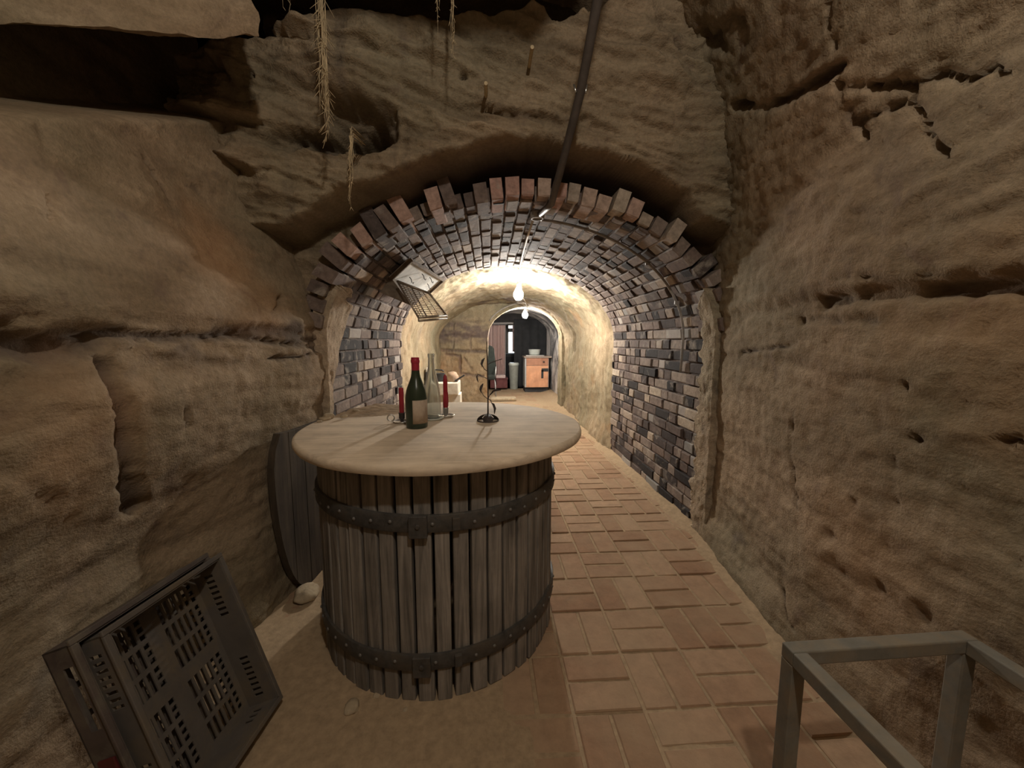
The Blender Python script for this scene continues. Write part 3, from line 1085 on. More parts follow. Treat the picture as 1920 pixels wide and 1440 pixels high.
def make_floor():
    rnd = random.Random(5)
    mod, x0, y0 = 0.2355, 0.502, 1.341
    b = MB()
    for i in range(-9, 6):
        for j in range(-13, 36):
            cx, cy = x0 + (i + 0.5) * mod, y0 + (j + 0.5) * mod
            if cy > 9.6 or cx < -1.35 or cx > 1.75:
                continue
            horiz = (i + j) % 2 == 0     # (-1,-1): horizontal
            for k in (-1, 1):
                c = (cx, cy + k * mod / 4) if horiz else (cx + k * mod / 4, cy)
                sz = (mod - 0.011, mod / 2 - 0.011) if horiz else (mod / 2 - 0.011, mod - 0.011)
                tone = rnd.random()
                hz = rnd.uniform(-0.0022, 0.0022)
                hx, hy = sz[0] / 2, sz[1] / 2
                e = 0.004
                V = []
                tx, ty = rnd.uniform(-.010, .010), rnd.uniform(-.010, .010)
                for (g, z) in ((0, -0.03), (0, -0.004), (e, 0.0)):
                    for sx, sy in ((-1, -1), (1, -1), (1, 1), (-1, 1)):
                        dx, dy = sx * (hx - g), sy * (hy - g)
                        V.append((c[0] + dx, c[1] + dy, z + hz + (tx * dx + ty * dy if z > -0.02 else 0)))
                Fc = [(4 * r + q, 4 * r + (q + 1) % 4, 4 * (r + 1) + (q + 1) % 4, 4 * (r + 1) + q) for r in (0, 1) for q in range(4)]
                b.add(V, Fc + [(8, 9, 10, 11)], tone)
    fl = b.build('floor', m_paver(), None, False, tone=True)
    tag(fl, kind='structure')
    # sand between and over the pavers, thicker on the left and along the walls
    U, V = grid(np.linspace(-1.5, 1.8, 260), np.linspace(-1.7, 9.8, 420))
    P0 = np.stack([U, V, 0 * U], -1).reshape(-1, 3)
    x, y = P0[:, 0], P0[:, 1]
    z = -0.0050 + 0.0048 * fbm(P0, (3, 3, 3), 5, 121, 0.6) + 0.0015 * fbm(P0, 20, 3, 122)
    z += 0.010 * sstep(0.30, -0.25, x + 0.15 * fbm(P0, 3, 3, 123)) * sstep(2.4, 1.5, y)
    z += 0.05 * sstep(-1.0, -1.25, x) + 0.045 * sstep(1.04, 1.30, x - 0.155 * np.clip(y - 1.3, 0, 0.9) + 0.06 * fbm(P0, 4, 3, 124))
    z += 0.006 * sstep(4.6, 6.0, y)
    P = P0.copy()
    P[:, 2] = z
    o = sheet('floor_sand', P.reshape(U.shape + (3,)), M['dirt'], None, {})
    tag(o, kind='structure')


make_wall_left()
make_wall_right()
make_rock_face()
make_ceiling()
make_wall_back()
make_brick_vault()
make_jamb_plaster()
make_plaster_tunnel()
make_end_wall()
make_passage()
make_floor()

# ------------------------------------------------------------------ wine press basket with its round table top
TZ = 0.847                     # table surface height
BC = (-0.215, 1.66)            # basket centre
BR = 0.485
rnd = random.Random(21)
basket = empty('wine_press_basket', (BC[0], BC[1], 0), 'upright slatted wooden wine press basket with two iron hoops under the round table top', 'wine press basket')
NST = 50
for k in range(NST):
    a = 2 * math.pi * (k + 0.5) / NST
    t, w = 0.028, 2 * math.pi * BR / NST - 0.0105 + rnd.uniform(-0.004, 0.003)
    w += 0.008 if math.sin(a) > 0.2 else 0.0
    top = TZ - 0.036
    e = np.array([-math.sin(a), math.cos(a), 0])
    r = np.array([math.cos(a), math.sin(a), 0])
    off = BR - t / 2 + rnd.uniform(-0.003, 0.003)
    R = np.stack([r, e, np.array([0, 0, 1.0])], 1)
    z0 = rnd.uniform(0.0, 0.004)
    b = MB().box(r * off + np.array([0, 0, (z0 + top) / 2]), (t, w, top - z0), R)
    b.build('stave', M['stave'], basket, False, bevel=0.005)


def hoop(zc, hgt, seed):
    b = MB()
    n = 120
    prof = ((BR + 0.001, -hgt / 2), (BR + 0.010, -hgt / 2), (BR + 0.012, -hgt / 2 + 0.004), (BR + 0.012, hgt / 2 - 0.004), (BR + 0.010, hgt / 2), (BR + 0.001, hgt / 2))
    V, Fc = [], []
    for i in range(n):
        a = 2 * math.pi * i / n
        dz = 0.006 * math.sin(a * 2 + seed)
        for (r, z) in prof:
            V.append((r * math.cos(a), r * math.sin(a), zc + z + dz))
    m = len(prof)
    for i in range(n):
        for k in range(m):
            Fc.append((i * m + k, ((i + 1) % n) * m + k, ((i + 1) % n) * m + (k + 1) % m, i * m + (k + 1) % m))
    b.add(V, Fc)
    h = b.build('hoop', M['iron'], basket, False, auto=40)

    def radial(a, z, rr):
        return np.array([rr * math.cos(a), rr * math.sin(a), z + 0.006 * math.sin(a * 2 + seed)])

    def rot(a):
        return np.stack([[math.cos(a), math.sin(a), 0], [-math.sin(a), math.cos(a), 0], [0, 0, 1]], 1)
    # lock plate in front, small keeper to the right
    a0 = -math.pi / 2 - 0.02
    p = MB().box(radial(a0, zc - 0.004, BR + 0.019), (0.016, 0.058, hgt + 0.014), rot(a0))
    p.tube([radial(a0, zc, BR + 0.024), radial(a0, zc, BR + 0.032)], 0.008, 10)
    p.build('lock_plate', M['iron'], h, False, bevel=0.003)
    a1 = a0 + 0.235
    p = MB().box(radial(a1, zc, BR + 0.018), (0.014, 0.024, hgt * 0.72), rot(a1))
    p.build('keeper', M['iron'], h, False, bevel=0.002)
    first = None
    for k in range(24):
        a = -math.pi - 0.05 + (math.pi + 0.1) * (k + 0.5) / 24
        if abs(a - a0) < 0.07 or abs(a - a1) < 0.04:
            continue
        if first is None:
            q = MB()
            q.lathe([(0.0065, 0), (0.006, 0.003), (0.004, 0.005), (0.0005, 0.006)], n=10)
            first = q.build('rivet', M['rivet'], h, True)
            o = first
        else:
            o = first.copy()
            COL.objects.link(o)
        o.parent = h
        o.location = radial(a, zc + 0.006 * math.sin(k * 2.1), BR + 0.011)
        o.rotation_euler = Vector((math.cos(a), math.sin(a), 0)).to_track_quat('Z', 'Y').to_euler()


hoop(0.632, 0.058, 0.4)
hoop(0.158, 0.056, 2.2)

tt = MB()
TC, TR = (-0.194, 1.672), 0.588
n = 140
V, Fc = [], []
prof = [(0.0, TZ), (0.3, TZ), (TR - 0.012, TZ), (TR - 0.003, TZ - 0.004), (TR, TZ - 0.014), (TR, TZ - 0.024), (TR - 0.005, TZ - 0.034), (TR - 0.02, TZ - 0.036), (0.3, TZ - 0.036), (0.0, TZ - 0.036)]
for (r, z) in prof:
    for k in range(n):
        a = 2 * math.pi * k / n
        rr = r * (1 + 0.004 * math.sin(3 * a + 1) + 0.002 * math.sin(11 * a)) if r > 0.35 else r
        V.append((rr * math.cos(a), rr * math.sin(a), z - TZ))
for i in range(len(prof) - 1):
    for k in range(n):
        Fc.append((i * n + k, (i + 1) * n + k, (i + 1) * n + (k + 1) % n, i * n + (k + 1) % n))
tt.add(V, Fc)
ttop = tt.build('table_top', M['tabletop'], None, True, auto=50)
ttop.location = (TC[0], TC[1], TZ)
tag(ttop, 'large round dusty wooden table top resting on the slatted wine press basket', 'table top')


def T(x, y):
    return on_z(x, y, TZ)


# dirt heap and stones at the back left of the table
U, V = grid(np.linspace(-1, 1, 70), np.linspace(-1, 1, 60))
c = T(675, 768)
P0 = np.stack([c[0] + U * 0.30, c[1] + V * 0.22, 0 * U], -1).reshape(-1, 3)
rr = np.sqrt(U ** 2 + V ** 2).reshape(-1)
hz = 0.026 * sstep(1.0, 0.2, rr) * (0.75 + 0.6 * fbm(P0, 14, 4, 131)) + 0.004 * fbm(P0, 40, 3, 132) * sstep(1.0, 0.6, rr) - 0.0025 * sstep(0.85, 1, rr)
intab = np.hypot(P0[:, 0] - TC[0], P0[:, 1] - TC[1]) < TR - 0.015
P0[:, 2] = TZ + np.maximum(hz, 0.0004)
o = sheet('sand_heap', P0.reshape(U.shape + (3,)), M['heap'], intab.reshape(U.shape) & (rr < 1.0).reshape(U.shape), {})
tag(o, 'low heap of crumbled sand along the back left of the round table top', 'sand', kind='stuff')


def stone(name, loc, size, seed, label, group=None, mat='stone', flat=0.6):
    n = 14
    V, Fc = [], []
    th = np.linspace(0, math.pi, n)
    ph = np.linspace(0, 2 * math.pi, 2 * n, endpoint=False)
    D = np.array([(math.sin(t) * math.cos(p), math.sin(t) * math.sin(p), math.cos(t)) for t in th for p in ph])
    r = 1 + 0.35 * fbm(D, 1.3, 3, seed) + 0.10 * fbm(D, 4, 3, seed + 1)
    Q = D * r[:, None]
    Q = np.sign(Q) * np.abs(Q) ** 0.85
    Q = Q * np.array(size) / 2
    Q[:, 2] = np.maximum(Q[:, 2], -size[2] * 0.36)
    zmin = Q[:, 2].min()
    Q[:, 2] -= zmin
    m = 2 * n
    for i in range(n - 1):
        for k in range(m):
            Fc.append((i * m + k, (i + 1) * m + k, (i + 1) * m + (k + 1) % m, i * m + (k + 1) % m))
    b = MB()
    b.add(Q, Fc)
    o = b.build(name, M[mat], None, True)
    o.location = loc
    o.rotation_euler = (0, 0, seed * 1.7)
    return tag(o, label, 'stone', group)


for (px, py, s, lab) in ((557, 786, (0.050, 0.040, 0.018), 'flat brown stone at the extreme left rim of the round table top'),
                         (587, 784, (0.048, 0.042, 0.030), 'largest pale rounded stone on the back left of the round table top'),
                         (575, 791, (0.030, 0.024, 0.010), 'thin chip of stone in front of the pale stone on the table top'),
                         (645, 786, (0.034, 0.026, 0.014), 'small brown stone at the front edge of the sand heap on the table'),
                         (668, 775, (0.044, 0.030, 0.014), 'flat shard of stone lying on the sand heap on the table')):
    p = T(px, py)
    dx, dy = p[0] - TC[0], p[1] - TC[1]
    kk = min(1.0, (TR - 0.030) / math.hypot(dx, dy))
    p = (TC[0] + dx * kk, TC[1] + dy * kk)
    stone('stone', (p[0], p[1], TZ + (0.008 if py in (775, 786) and px > 600 else -0.0008)), s, px % 13, lab, 'stones on the table top')

# ---------------------------------------------------------------- bottles
def glass_profile(outer, wall):
    inner = [(max(r - wall, 0.001), z + (wall * 1.6 if k == 0 else 0)) for k, (r, z) in enumerate(outer)]
    return outer + inner[::-1]


def smooth_profile(key, n=40):
    key = np.array(key)
    s = np.linspace(0, 1, len(key))
    t = np.linspace(0, 1, n)
    out = np.stack([np.interp(t, s, key[:, 0]), np.interp(t, s, key[:, 1])], 1)
    for _ in range(2):
        out[1:-1] = (out[:-2] + 2 * out[1:-1] + out[2:]) / 4
    return [tuple(p) for p in out]


p = T(782, 801)
r0 = 0.0445
H = on_y(778, 670, p[1])[2] - TZ
wb = empty('wine_bottle', (p[0], p[1], TZ), 'dark green wine bottle with red capsule and stained label on the round table', 'bottle')
prof = [(0.03, 0.004), (r0 - 0.004, 0.0), (r0, 0.006), (r0, 0.05), (r0, 0.10), (r0 - 0.0005, H * 0.45), (r0 - 0.006, H * 0.55), (r0 - 0.015, H * 0.63), (0.0185, H * 0.73), (0.0152, H * 0.83), (0.0145, H * 0.97), (0.0145, H * 0.985)]
MB().lathe(glass_profile(smooth_profile(prof, 46), 0.004), n=36).build('glass_body', M['green_glass'], wb, True)
cap = MB().lathe(smooth_profile([(0.0158, H * 0.80), (0.0158, H * 0.90), (0.0160, H * 0.92), (0.0178, H * 0.925), (0.0178, H * 0.965), (0.0165, H * 0.97), (0.0165, H * 0.998), (0.014, H * 1.0), (0.0005, H * 1.0)], 40), n=28)
cap.build('capsule', M['capsule'], wb, True)
lb = MB()
V, Fc = [], []
for i in range(17):
    a = math.radians(-100 + 95 * i / 16)
    for z in (0.022, 0.118):
        V.append(((r0 + 0.0006) * math.cos(a), (r0 + 0.0006) * math.sin(a), z))
for i in range(16):
    Fc.append((2 * i, 2 * i + 2, 2 * i + 3, 2 * i + 1))
lb.add(V, Fc)
lab = lb.build('paper_label', M['label'], wb, True)
lab.modifiers.new('thick', 'SOLIDIFY').thickness = 0.0005
tag(lab, 'stained pale paper label')

p = T(811, 786)
r1 = 0.0385
H2 = on_y(808, 663, p[1])[2] - TZ
cb = empty('clear_bottle', (p[0], p[1], TZ + 0.006), 'empty clear glass bottle standing on a pale dish behind the green bottle', 'bottle')
H2 -= 0.006
prof = [(0.028, 0.012), (r1 - 0.004, 0.0), (r1, 0.008), (r1, H2 * 0.3), (r1 - 0.002, H2 * 0.42), (r1 - 0.009, H2 * 0.55), (0.022, H2 * 0.68), (0.0155, H2 * 0.80), (0.0135, H2 * 0.92), (0.0135, H2 * 0.94), (0.0155, H2 * 0.95), (0.0155, H2 * 0.99), (0.014, H2)]
MB().lathe(glass_profile(smooth_profile(prof, 50), 0.003), n=36).build('glass_body', M['clear_glass'], cb, True)
dish = MB().lathe([(0.030, 0.0), (0.044, 0.001), (0.050, 0.006), (0.050, 0.009), (0.046, 0.009), (0.042, 0.006), (0.0005, 0.006)], n=36)
dish = dish.build('coaster_dish', M['enamel'], None, True)
dish.location = (p[0], p[1], TZ)
tag(dish, 'pale shallow round dish under the clear glass bottle', 'dish')

# ---------------------------------------------------------------- candles in their holders
def candlestick(px, py, top, ring, label_h, label_c, dish_mat, lean=0.0):
    p = T(px, py)
    h = empty('candle_holder', (p[0], p[1], TZ), label_h, 'candle holder', 'candle holders on the round table')
    R0 = 0.040
    d = MB().lathe([(0.018, 0.0), (R0 - 0.006, 0.001), (R0, 0.006), (R0 + 0.001, 0.008), (R0 - 0.003, 0.008), (R0 - 0.008, 0.004), (0.0005, 0.004)], n=30)
    d.build('drip_dish', M[dish_mat], h, True)
    s = MB().lathe([(0.006, 0.004), (0.008, 0.006), (0.007, 0.014), (0.0125, 0.018), (0.0130, 0.040), (0.0145, 0.041), (0.0145, 0.044), (0.0115, 0.044), (0.0112, 0.022), (0.0005, 0.022)], n=22)
    s.build('candle_socket', M['blackiron' if ring else 'steel'], h, True)
    if ring:
        cc = np.array([-0.046, -0.008, 0.022])
        loop = [cc + 0.014 * np.array([math.cos(a), 0.2 * math.cos(a), math.sin(a)]) for a in np.linspace(0, 2 * math.pi, 25)]
        MB().tube(loop, 0.0032, 8, cap=False).build('ring_handle', M['steel'], h, True)
    z1 = on_y(px - 1, top, p[1])[2] - TZ
    c = empty('candle', (p[0], p[1], TZ + 0.023), label_c, 'candle', 'red candles on the round table')
    hc = z1 - 0.023
    taper = 0.0115 if not ring else 0.0112
    prof = [(0.0102, 0.0), (0.0104, 0.02), (0.0108, 0.05), (0.0104, hc * 0.5)] + ([(0.0102, hc - 0.03), (0.0075, hc - 0.008), (0.002, hc)] if not ring else [(0.0104, hc - 0.004), (0.009, hc), (0.0005, hc)])
    MB().lathe(prof, n=20).build('wax', M['candle'], c, True)
    if not ring:
        w = MB()
        for k in range(5):
            a = k * 1.25 + 0.3
            zz = hc * (0.42 - 0.05 * (k % 3))
            w.tube([(0.0098 * math.cos(a), 0.0098 * math.sin(a), zz + 0.02), (0.0105 * math.cos(a), 0.0105 * math.sin(a), zz - 0.02), (0.0108 * math.cos(a), 0.0108 * math.sin(a), zz - 0.05)], [0.002, 0.0035, 0.0015], 6)
        w.build('wax_drips', M['candle'], c, True)
    MB().tube([(0, 0, hc - 0.001), (0.001, 0, hc + 0.006)], 0.0008, 5).build('wick', M['wick'], c)


candlestick(836, 781, 702, False, 'silver candle holder with shallow dish, right of the clear bottle', 'pointed dark red candle with wax drips, right of the clear bottle', 'steel')
candlestick(754, 792, 727, True, 'small candle holder with a ring handle, left of the green bottle', 'blunt dark red candle standing left of the green bottle', 'steel')

# ---------------------------------------------------------------- wrought iron flower candle stand
p = T(915, 789)
fs = empty('iron_flower_stand', (p[0], p[1], TZ), 'tall thin wrought iron stem with curled leaves and open domed foot', 'ornament')


def L3(px, py, dy=0.0):
    q = on_y(px, py, p[1] + dy)
    return q - np.array([p[0], p[1], TZ])


foot = MB()
for k in range(3):
    a0 = math.radians(-90 + 120 * k)
    V, Fc = [], []
    for i in range(9):
        t = i / 8
        w = 0.30 + 0.22 * math.sin(t * math.pi)
        r, z = 0.048 * math.sin(t * math.pi / 2), 0.0295 * math.cos(t * math.pi / 2) + 0.001
        for s in (-1, 1):
            a = a0 + s * w * (1.9 if t < 0.3 else 1.2)
            V.append((r * math.cos(a), r * math.sin(a), z))
    for i in range(8):
        Fc.append((2 * i, 2 * i + 1, 2 * i + 3, 2 * i + 2))
    foot.add(V, Fc)
foot.tube([(0.047 * math.cos(a), 0.047 * math.sin(a), 0.003) for a in np.linspace(0, 2 * math.pi, 41)], 0.0028, 6, cap=False)
fo = foot.build('domed_foot', M['blackiron'], fs, True)
fo.modifiers.new('thick', 'SOLIDIFY').thickness = 0.0015
MB().tube([(0, 0, 0.028), L3(915, 740), L3(914, 690), L3(913, 640)], [0.0035, 0.003, 0.003, 0.002], 8).build('stem', M['blackiron'], fs, True)


def leaf(pts, wid, name='leaf', mat='blackiron'):
    pts = [np.array(q) for q in pts]
    V, Fc = [], []
    m = len(pts)
    for i, q in enumerate(pts):
        d = pts[min(i + 1, m - 1)] - pts[max(i - 1, 0)]
        d /= np.linalg.norm(d)
        e = np.cross(d, np.array([0, 1.0, 0.15]))
        e /= np.linalg.norm(e)
        w = wid * math.sin(math.pi * min(max((i + 0.15) / (m - 0.6), 0.05), 0.98))
        V += [q - e * w, q + np.array([0, 0.004, 0]), q + e * w]
    for i in range(m - 1):
        Fc += [(3 * i, 3 * i + 1, 3 * i + 4, 3 * i + 3), (3 * i + 1, 3 * i + 2, 3 * i + 5, 3 * i + 4)]
    o = MB().add(V, Fc).build(name, M[mat], fs, True)
    o.modifiers.new('thick', 'SOLIDIFY').thickness = 0.0012
    return o


def branch(pts, r=0.0016):
    MB().tube([L3(*q) for q in pts], r, 6).build('branch', M['blackiron'], fs, True)


branch([(914, 696), (908, 692), (904, 684)])
leaf([L3(904, 688), L3(903, 682), L3(905, 676), L3(909, 671)], 0.006)
branch([(914, 710, 0.0), (904, 706, -0.02), (895, 701, -0.03)])
leaf([L3(896, 702, -0.03), L3(894, 706, -0.03), L3(895, 712, -0.03), L3(897, 717, -0.03)], 0.0035)
branch([(914, 748), (907, 742), (902, 734)])
leaf([L3(902, 736), L3(901, 730), L3(903, 724), L3(906, 719)], 0.0065)
branch([(915, 748), (919, 739), (926, 732)])
leaf([L3(919, 741, -0.01), L3(925, 733, -0.02), L3(932, 731, -0.03), L3(940, 731, -0.03)], 0.0055)
branch([(915, 683), (923, 679, 0.01), (941, 673, 0.03)])
branch([(915, 746), (920, 752, -0.01), (923, 757, -0.02)])
leaf([L3(921, 755, -0.02), L3(925, 758, -0.02), L3(928, 766, -0.02), L3(927, 776, -0.02)], 0.006)
leaf([L3(930, 700, 0.02), L3(929, 712, 0.02), L3(931, 722, 0.02)], 0.003)

# ---------------------------------------------------------------- half-round lid standing between the basket and the left wall
lid = empty('press_lid', (0, 0, 0), 'dark half-round wooden press lid standing behind the basket by the left wall', 'lid')
o0 = on_z(586, 1090, 0.0)
lf = on_x(515, 900, -0.925)
eu = np.array([lf[0] - o0[0], lf[1] - o0[1], 0])
wl = np.linalg.norm(eu)
eu /= wl
ev = np.array([0, 0, 1.0])
hl = lf[2]
poly = [(0.03, 0.02), (-0.01, 0.0)]
poly = [(-0.32, 0.03), (0.0, 0.0)]
for t in np.linspace(0.05, 1.0, 14):
    a = t * math.pi / 2
    poly.append((wl * math.sin(a) ** 0.9, hl - hl * math.cos(a)))
poly += [(wl * 0.99, hl + 0.05), (wl * 0.92, hl + 0.12), (wl * 0.75, hl + 0.19), (wl * 0.3, min(hl + 0.27, 0.79)), (-0.32, 0.79)]
nb = 5
xs = np.linspace(-0.32, wl + 0.001, nb + 1)


def clip_poly(pl, lo, hi):
    def half(pl, x, keep_less):
        out = []
        for i in range(len(pl)):
            a, b = pl[i], pl[(i + 1) % len(pl)]
            ia, ib = (a[0] <= x) == keep_less or a[0] == x, (b[0] <= x) == keep_less or b[0] == x
            if ia:
                out.append(a)
            if ia != ib:
                t = (x - a[0]) / (b[0] - a[0])
                out.append((x, a[1] + t * (b[1] - a[1])))
        return out
    return half(half(pl, lo, False), hi, True)


for k in range(nb):
    q = clip_poly(poly, xs[k] + 0.002, xs[k + 1] - 0.002)
    if len(q) > 2:
        MB().prism(q, (o0[0], o0[1], 0.0), eu, ev, 0.032).build('board', M['lid'], lid, False)

# loose stones on the floor
for (px, py, s, lab) in ((576, 1120, (0.11, 0.12, 0.055), 'pale fist-sized stone on the floor beneath the dark wooden lid'),
                         (660, 1330, (0.060, 0.045, 0.020), 'flat pebble on the floor in front of the basket'),
                         (706, 1308, (0.024, 0.022, 0.012), 'tiny pebble touching the foot of the basket'),
                         (760, 1334, (0.018, 0.016, 0.009), 'tiniest pebble in front of the basket'),
                         (1463, 1130, (0.16, 0.10, 0.06), 'rough grey stone at the foot of the right wall'),
                         (1395, 1075, (0.10, 0.08, 0.045), 'smaller rough stone by the right wall nearer the brick vault')):
    q = on_z(px, py, 0)
    stone('stone', (q[0], q[1], 0.0015), s, px % 17, lab)

# ---------------------------------------------------------------- plastic crates leaning on the left wall
def crate(name, o, eu, ev, ew, lu, lv, dep, mat, label, red=False):
    """o: corner; eu along length (lu), ev along width (lv), ew out of the open side (dep)"""
    c = empty(name, (0, 0, 0), label, 'crate', 'plastic crates leaning on the left wall')
    o, eu, ev, ew = [np.array(k, float) for k in (o, eu, ev, ew)]
    th = 0.004
    # base with four grilles and rows of square holes
    def cuts(L, m):
        lo, hi, mid = m, L - m, L / 2
        return lo, hi, mid
    us, kind_u = [0.0], []
    def add(seq, arr, w, tagv):
        arr.append(arr[-1] + w)
        seq.append(tagv)
    mu, gu = 0.030, 0.034
    span = (lu - 2 * mu - gu) / 2
    add(kind_u, us, mu, 's')
    for half in (0, 1):
        nslot = 3
        wbar = 0.005
        wsl = (span - wbar * (nslot - 1)) / nslot
        for k in range(nslot):
            for sub in range(3):
                add(kind_u, us, wsl / 3 * (0.62 if sub != 1 else 0.62), 'h')
                add(kind_u, us, wsl / 3 * 0.38, 'r' if sub < 2 else 'b')
            if k < nslot - 1:
                add(kind_u, us, wbar, 'x')
        if half == 0:
            add(kind_u, us, gu, 's')
    us.append(lu)
    kind_u.append('s')
    vs, kind_v = [0.0], []
    mv, gv = 0.022, 0.040
    pv = (lv - 2 * mv - gv) / 2
    add(kind_v, vs, mv, 's')
    for half in (0, 1):
        holes = 0.016
        add(kind_v, vs, holes, 'q')
        add(kind_v, vs, 0.008, 's')
        rest = pv - holes - 0.008
        ns = 5
        for k in range(ns):
            add(kind_v, vs, rest / ns * 0.66, 'g')
            add(kind_v, vs, rest / ns * 0.34, 't')
        if half == 0:
            add(kind_v, vs, gv, 's')
    vs.append(lv)
    kind_v.append('s')

    def solid(i, j):
        a, b = kind_u[i], kind_v[j]
        if a == 's' or b == 's' or b == 't' or a == 'x':
            return True
        if b == 'q':
            return a != 'h'
        return a == 'b'
    MB().plate(us, vs, solid, o, eu, ev, ew, th).build('base_grille', mat, c)
    # end and side walls with slots
    def wall(org, ea, la, inward, slots, grip=False):
        ws = [0.0]
        kd = []
        for (s0, s1) in slots:
            n = 1 if grip else max(1, int((s1 - s0) / 0.018))
            add(kd, ws, s0 - ws[-1], 's')
            for k in range(n):
                add(kd, ws, (s1 - s0) / n * (0.9 if grip else 0.5), 'h')
                add(kd, ws, (s1 - s0) / n * (0.1 if grip else 0.5), 's')
        add(kd, ws, la - ws[-1], 's')
        hs = [0.0, dep * 0.34, dep * 0.64, dep]
        MB().plate(ws, hs, lambda i, j: not (kd[i] == 'h' and j == 1), org, ea, ew, inward, th).build('side_wall', mat, c)
    sl = [(lu * 0.06, lu * 0.36), (lu * 0.64, lu * 0.94)]
    wall(o, eu, lu, ev, sl)
    wall(o + ev * (lv - th), eu, lu, ev, [(lu * 0.60, lu * 0.94)] if red else sl, red)
    sv = [(lv * 0.08, lv * 0.25), (lv * 0.75, lv * 0.92)]
    wall(o, ev, lv, eu, sv)
    wall(o + eu * (lu - th), ev, lv, eu, sv)
    # rim lip
    rim = MB()
    e = 0.014
    t0 = o + ew * dep
    for (a, b, up) in ((t0 - ev * e / 2, t0 + eu * lu - ev * e / 2, ew), (t0 + ev * (lv + e / 2), t0 + eu * lu + ev * (lv + e / 2), ew),
                       (t0 - eu * e / 2 - ev * e, t0 - eu * e / 2 + ev * (lv + e), ew), (t0 + eu * (lu + e / 2) - ev * e, t0 + eu * (lu + e / 2) + ev * (lv + e), ew)):
        rim.bar(a, b, e, 0.008, up)
    rim.build('rim', mat, c, False, bevel=0.002)
    if red:
        q = o + ev * (lv + 0.003) + eu * lu * 0.30 + ew * dep * 0.45
        MB().box(q, (lu * 0.34, 0.006, dep * 0.5), np.stack([eu, ev, ew], 1)).build('red_band', M['red_plastic'], c, False, bevel=0.002)
    return c


BRc = np.array([-0.692, 1.173, 0.050])
TRc = np.array([-0.862, 1.205, 0.515])
eL = TRc - BRc
lu = float(np.linalg.norm(eL))
eL /= lu
eW = np.array([-0.019, -0.335, 0.016])
eW = eW - eL * (eW @ eL)
eW /= np.linalg.norm(eW)
eN = np.cross(eL, eW)
if eN[0] < 0:
    eN = -eN
lv, dp = 0.335, 0.10
o1 = BRc - eN * dp + np.array([0, 0, 0.0])
crate('produce_crate', o1, eL, eW, eN, lu, lv, dp, M['crate'], 'grey plastic crate with open side facing out, the front one leaning left')
o2 = o1 - eN * 0.036 - eL * 0.018 - eW * 0.010
crate('produce_crate', o2, eL, eW, eN, lu + 0.03, lv + 0.03, 0.085, M['crate_old'], 'brownish plastic crate nested behind the grey crate on the left wall', True)

# ---------------------------------------------------------------- square section frame bottom right
fr = empty('metal_frame', (0, 0, 0), 'open grey rectangular frame on legs in the lower right corner', 'frame')
FA, FB = np.array([0.700, 0.775, 0.482]), np.array([1.135, 0.785, 0.482])
w = 0.034
LEN = 0.62
for (a, b) in ((FA, FB), (FA - np.array([0, LEN, 0]), FB - np.array([0, LEN, 0]))):
    MB().bar(a - np.array([w / 2, 0, 0]), b + np.array([w / 2, 0, 0]), w, w).build('rail', M['frame'], fr, False, bevel=0.003)
for a in (FA, FB):
    MB().bar(a - np.array([0, w / 2, 0]), a - np.array([0, LEN - w / 2, 0]), w, w).build('rail', M['frame'], fr, False, bevel=0.003)
for a in (FA, FB, FA - np.array([0, LEN, 0]), FB - np.array([0, LEN, 0])):
    MB().box((a[0], a[1], (a[2] - w / 2) / 2), (w, w, a[2] - w / 2)).build('leg', M['frame'], fr, False, bevel=0.003)

# ---------------------------------------------------------------- pipe, junction box, conduit, cords, bulbs
P_END = np.array([0.300, 2.33, 1.925])
pm = MB().tube([np.array([0.42, 0.98, 2.78]), on_y(1126, -30, 1.42), on_y(1105, 85, 1.55), on_y(1088, 175, 1.67), on_y(1060, 285, 1.84), on_y(1034, 382, 2.12), P_END + np.array([0.0, -0.02, 0.012])], 0.0185, 12)
pipe = pm.build('service_pipe', M['pipe'], None, True)
tag(pipe, 'dark pipe running down from the rock ceiling to the crown of the brick vault', 'pipe')
q = on_y(1088, 172, 1.67)
for sx in (-1, 1):
    cl = MB().tube([q + np.array([sx * 0.020, -0.008, -0.008]), q + np.array([sx * 0.023, -0.004, 0.010]), q + np.array([sx * 0.027, 0.0, 0.026])], 0.004, 8)
    tag(cl.build('clip', M['steel'], pipe, True), 'bright metal clip')
jb = MB()
jc = P_END + np.array([-0.012, 0.012, 0.0])
jb.lathe([(0.0005, 0.03), (0.040, 0.03), (0.042, 0.026), (0.042, 0.0), (0.036, -0.008), (0.030, -0.008), (0.028, 0.0), (0.0005, 0.002)], c=jc, n=28)
tag(jb.build('junction_box', M['conduit'], None, True, auto=40), 'small round junction box at the lower end of the dark pipe under the vault', 'junction box')

cd = MB()
path = []
for a in np.linspace(84, -2, 40):
    t = math.radians(a)
    path.append((ARX + (ARA - 0.022) * math.cos(t), 2.44 + 0.10 * (84 - a) / 86, ARS + (ARB - 0.022) * math.sin(t)))
path += [(ARX + ARA - 0.022, 2.545, 1.10), (ARX + ARA - 0.022, 2.55, 0.99)]
cd.tube([jc + np.array([0.036, 0.02, 0.012])] + path, 0.0085, 8)
cdo = cd.build('cable_conduit', M['conduit'], None, True)
tag(cdo, 'thin grey conduit curving down the right side of the brick vault', 'conduit')
for k in (7, 19, 29):
    q = np.array(path[k])
    MB().box(q, (0.03, 0.012, 0.022)).build('clip', M['conduit'], cdo)

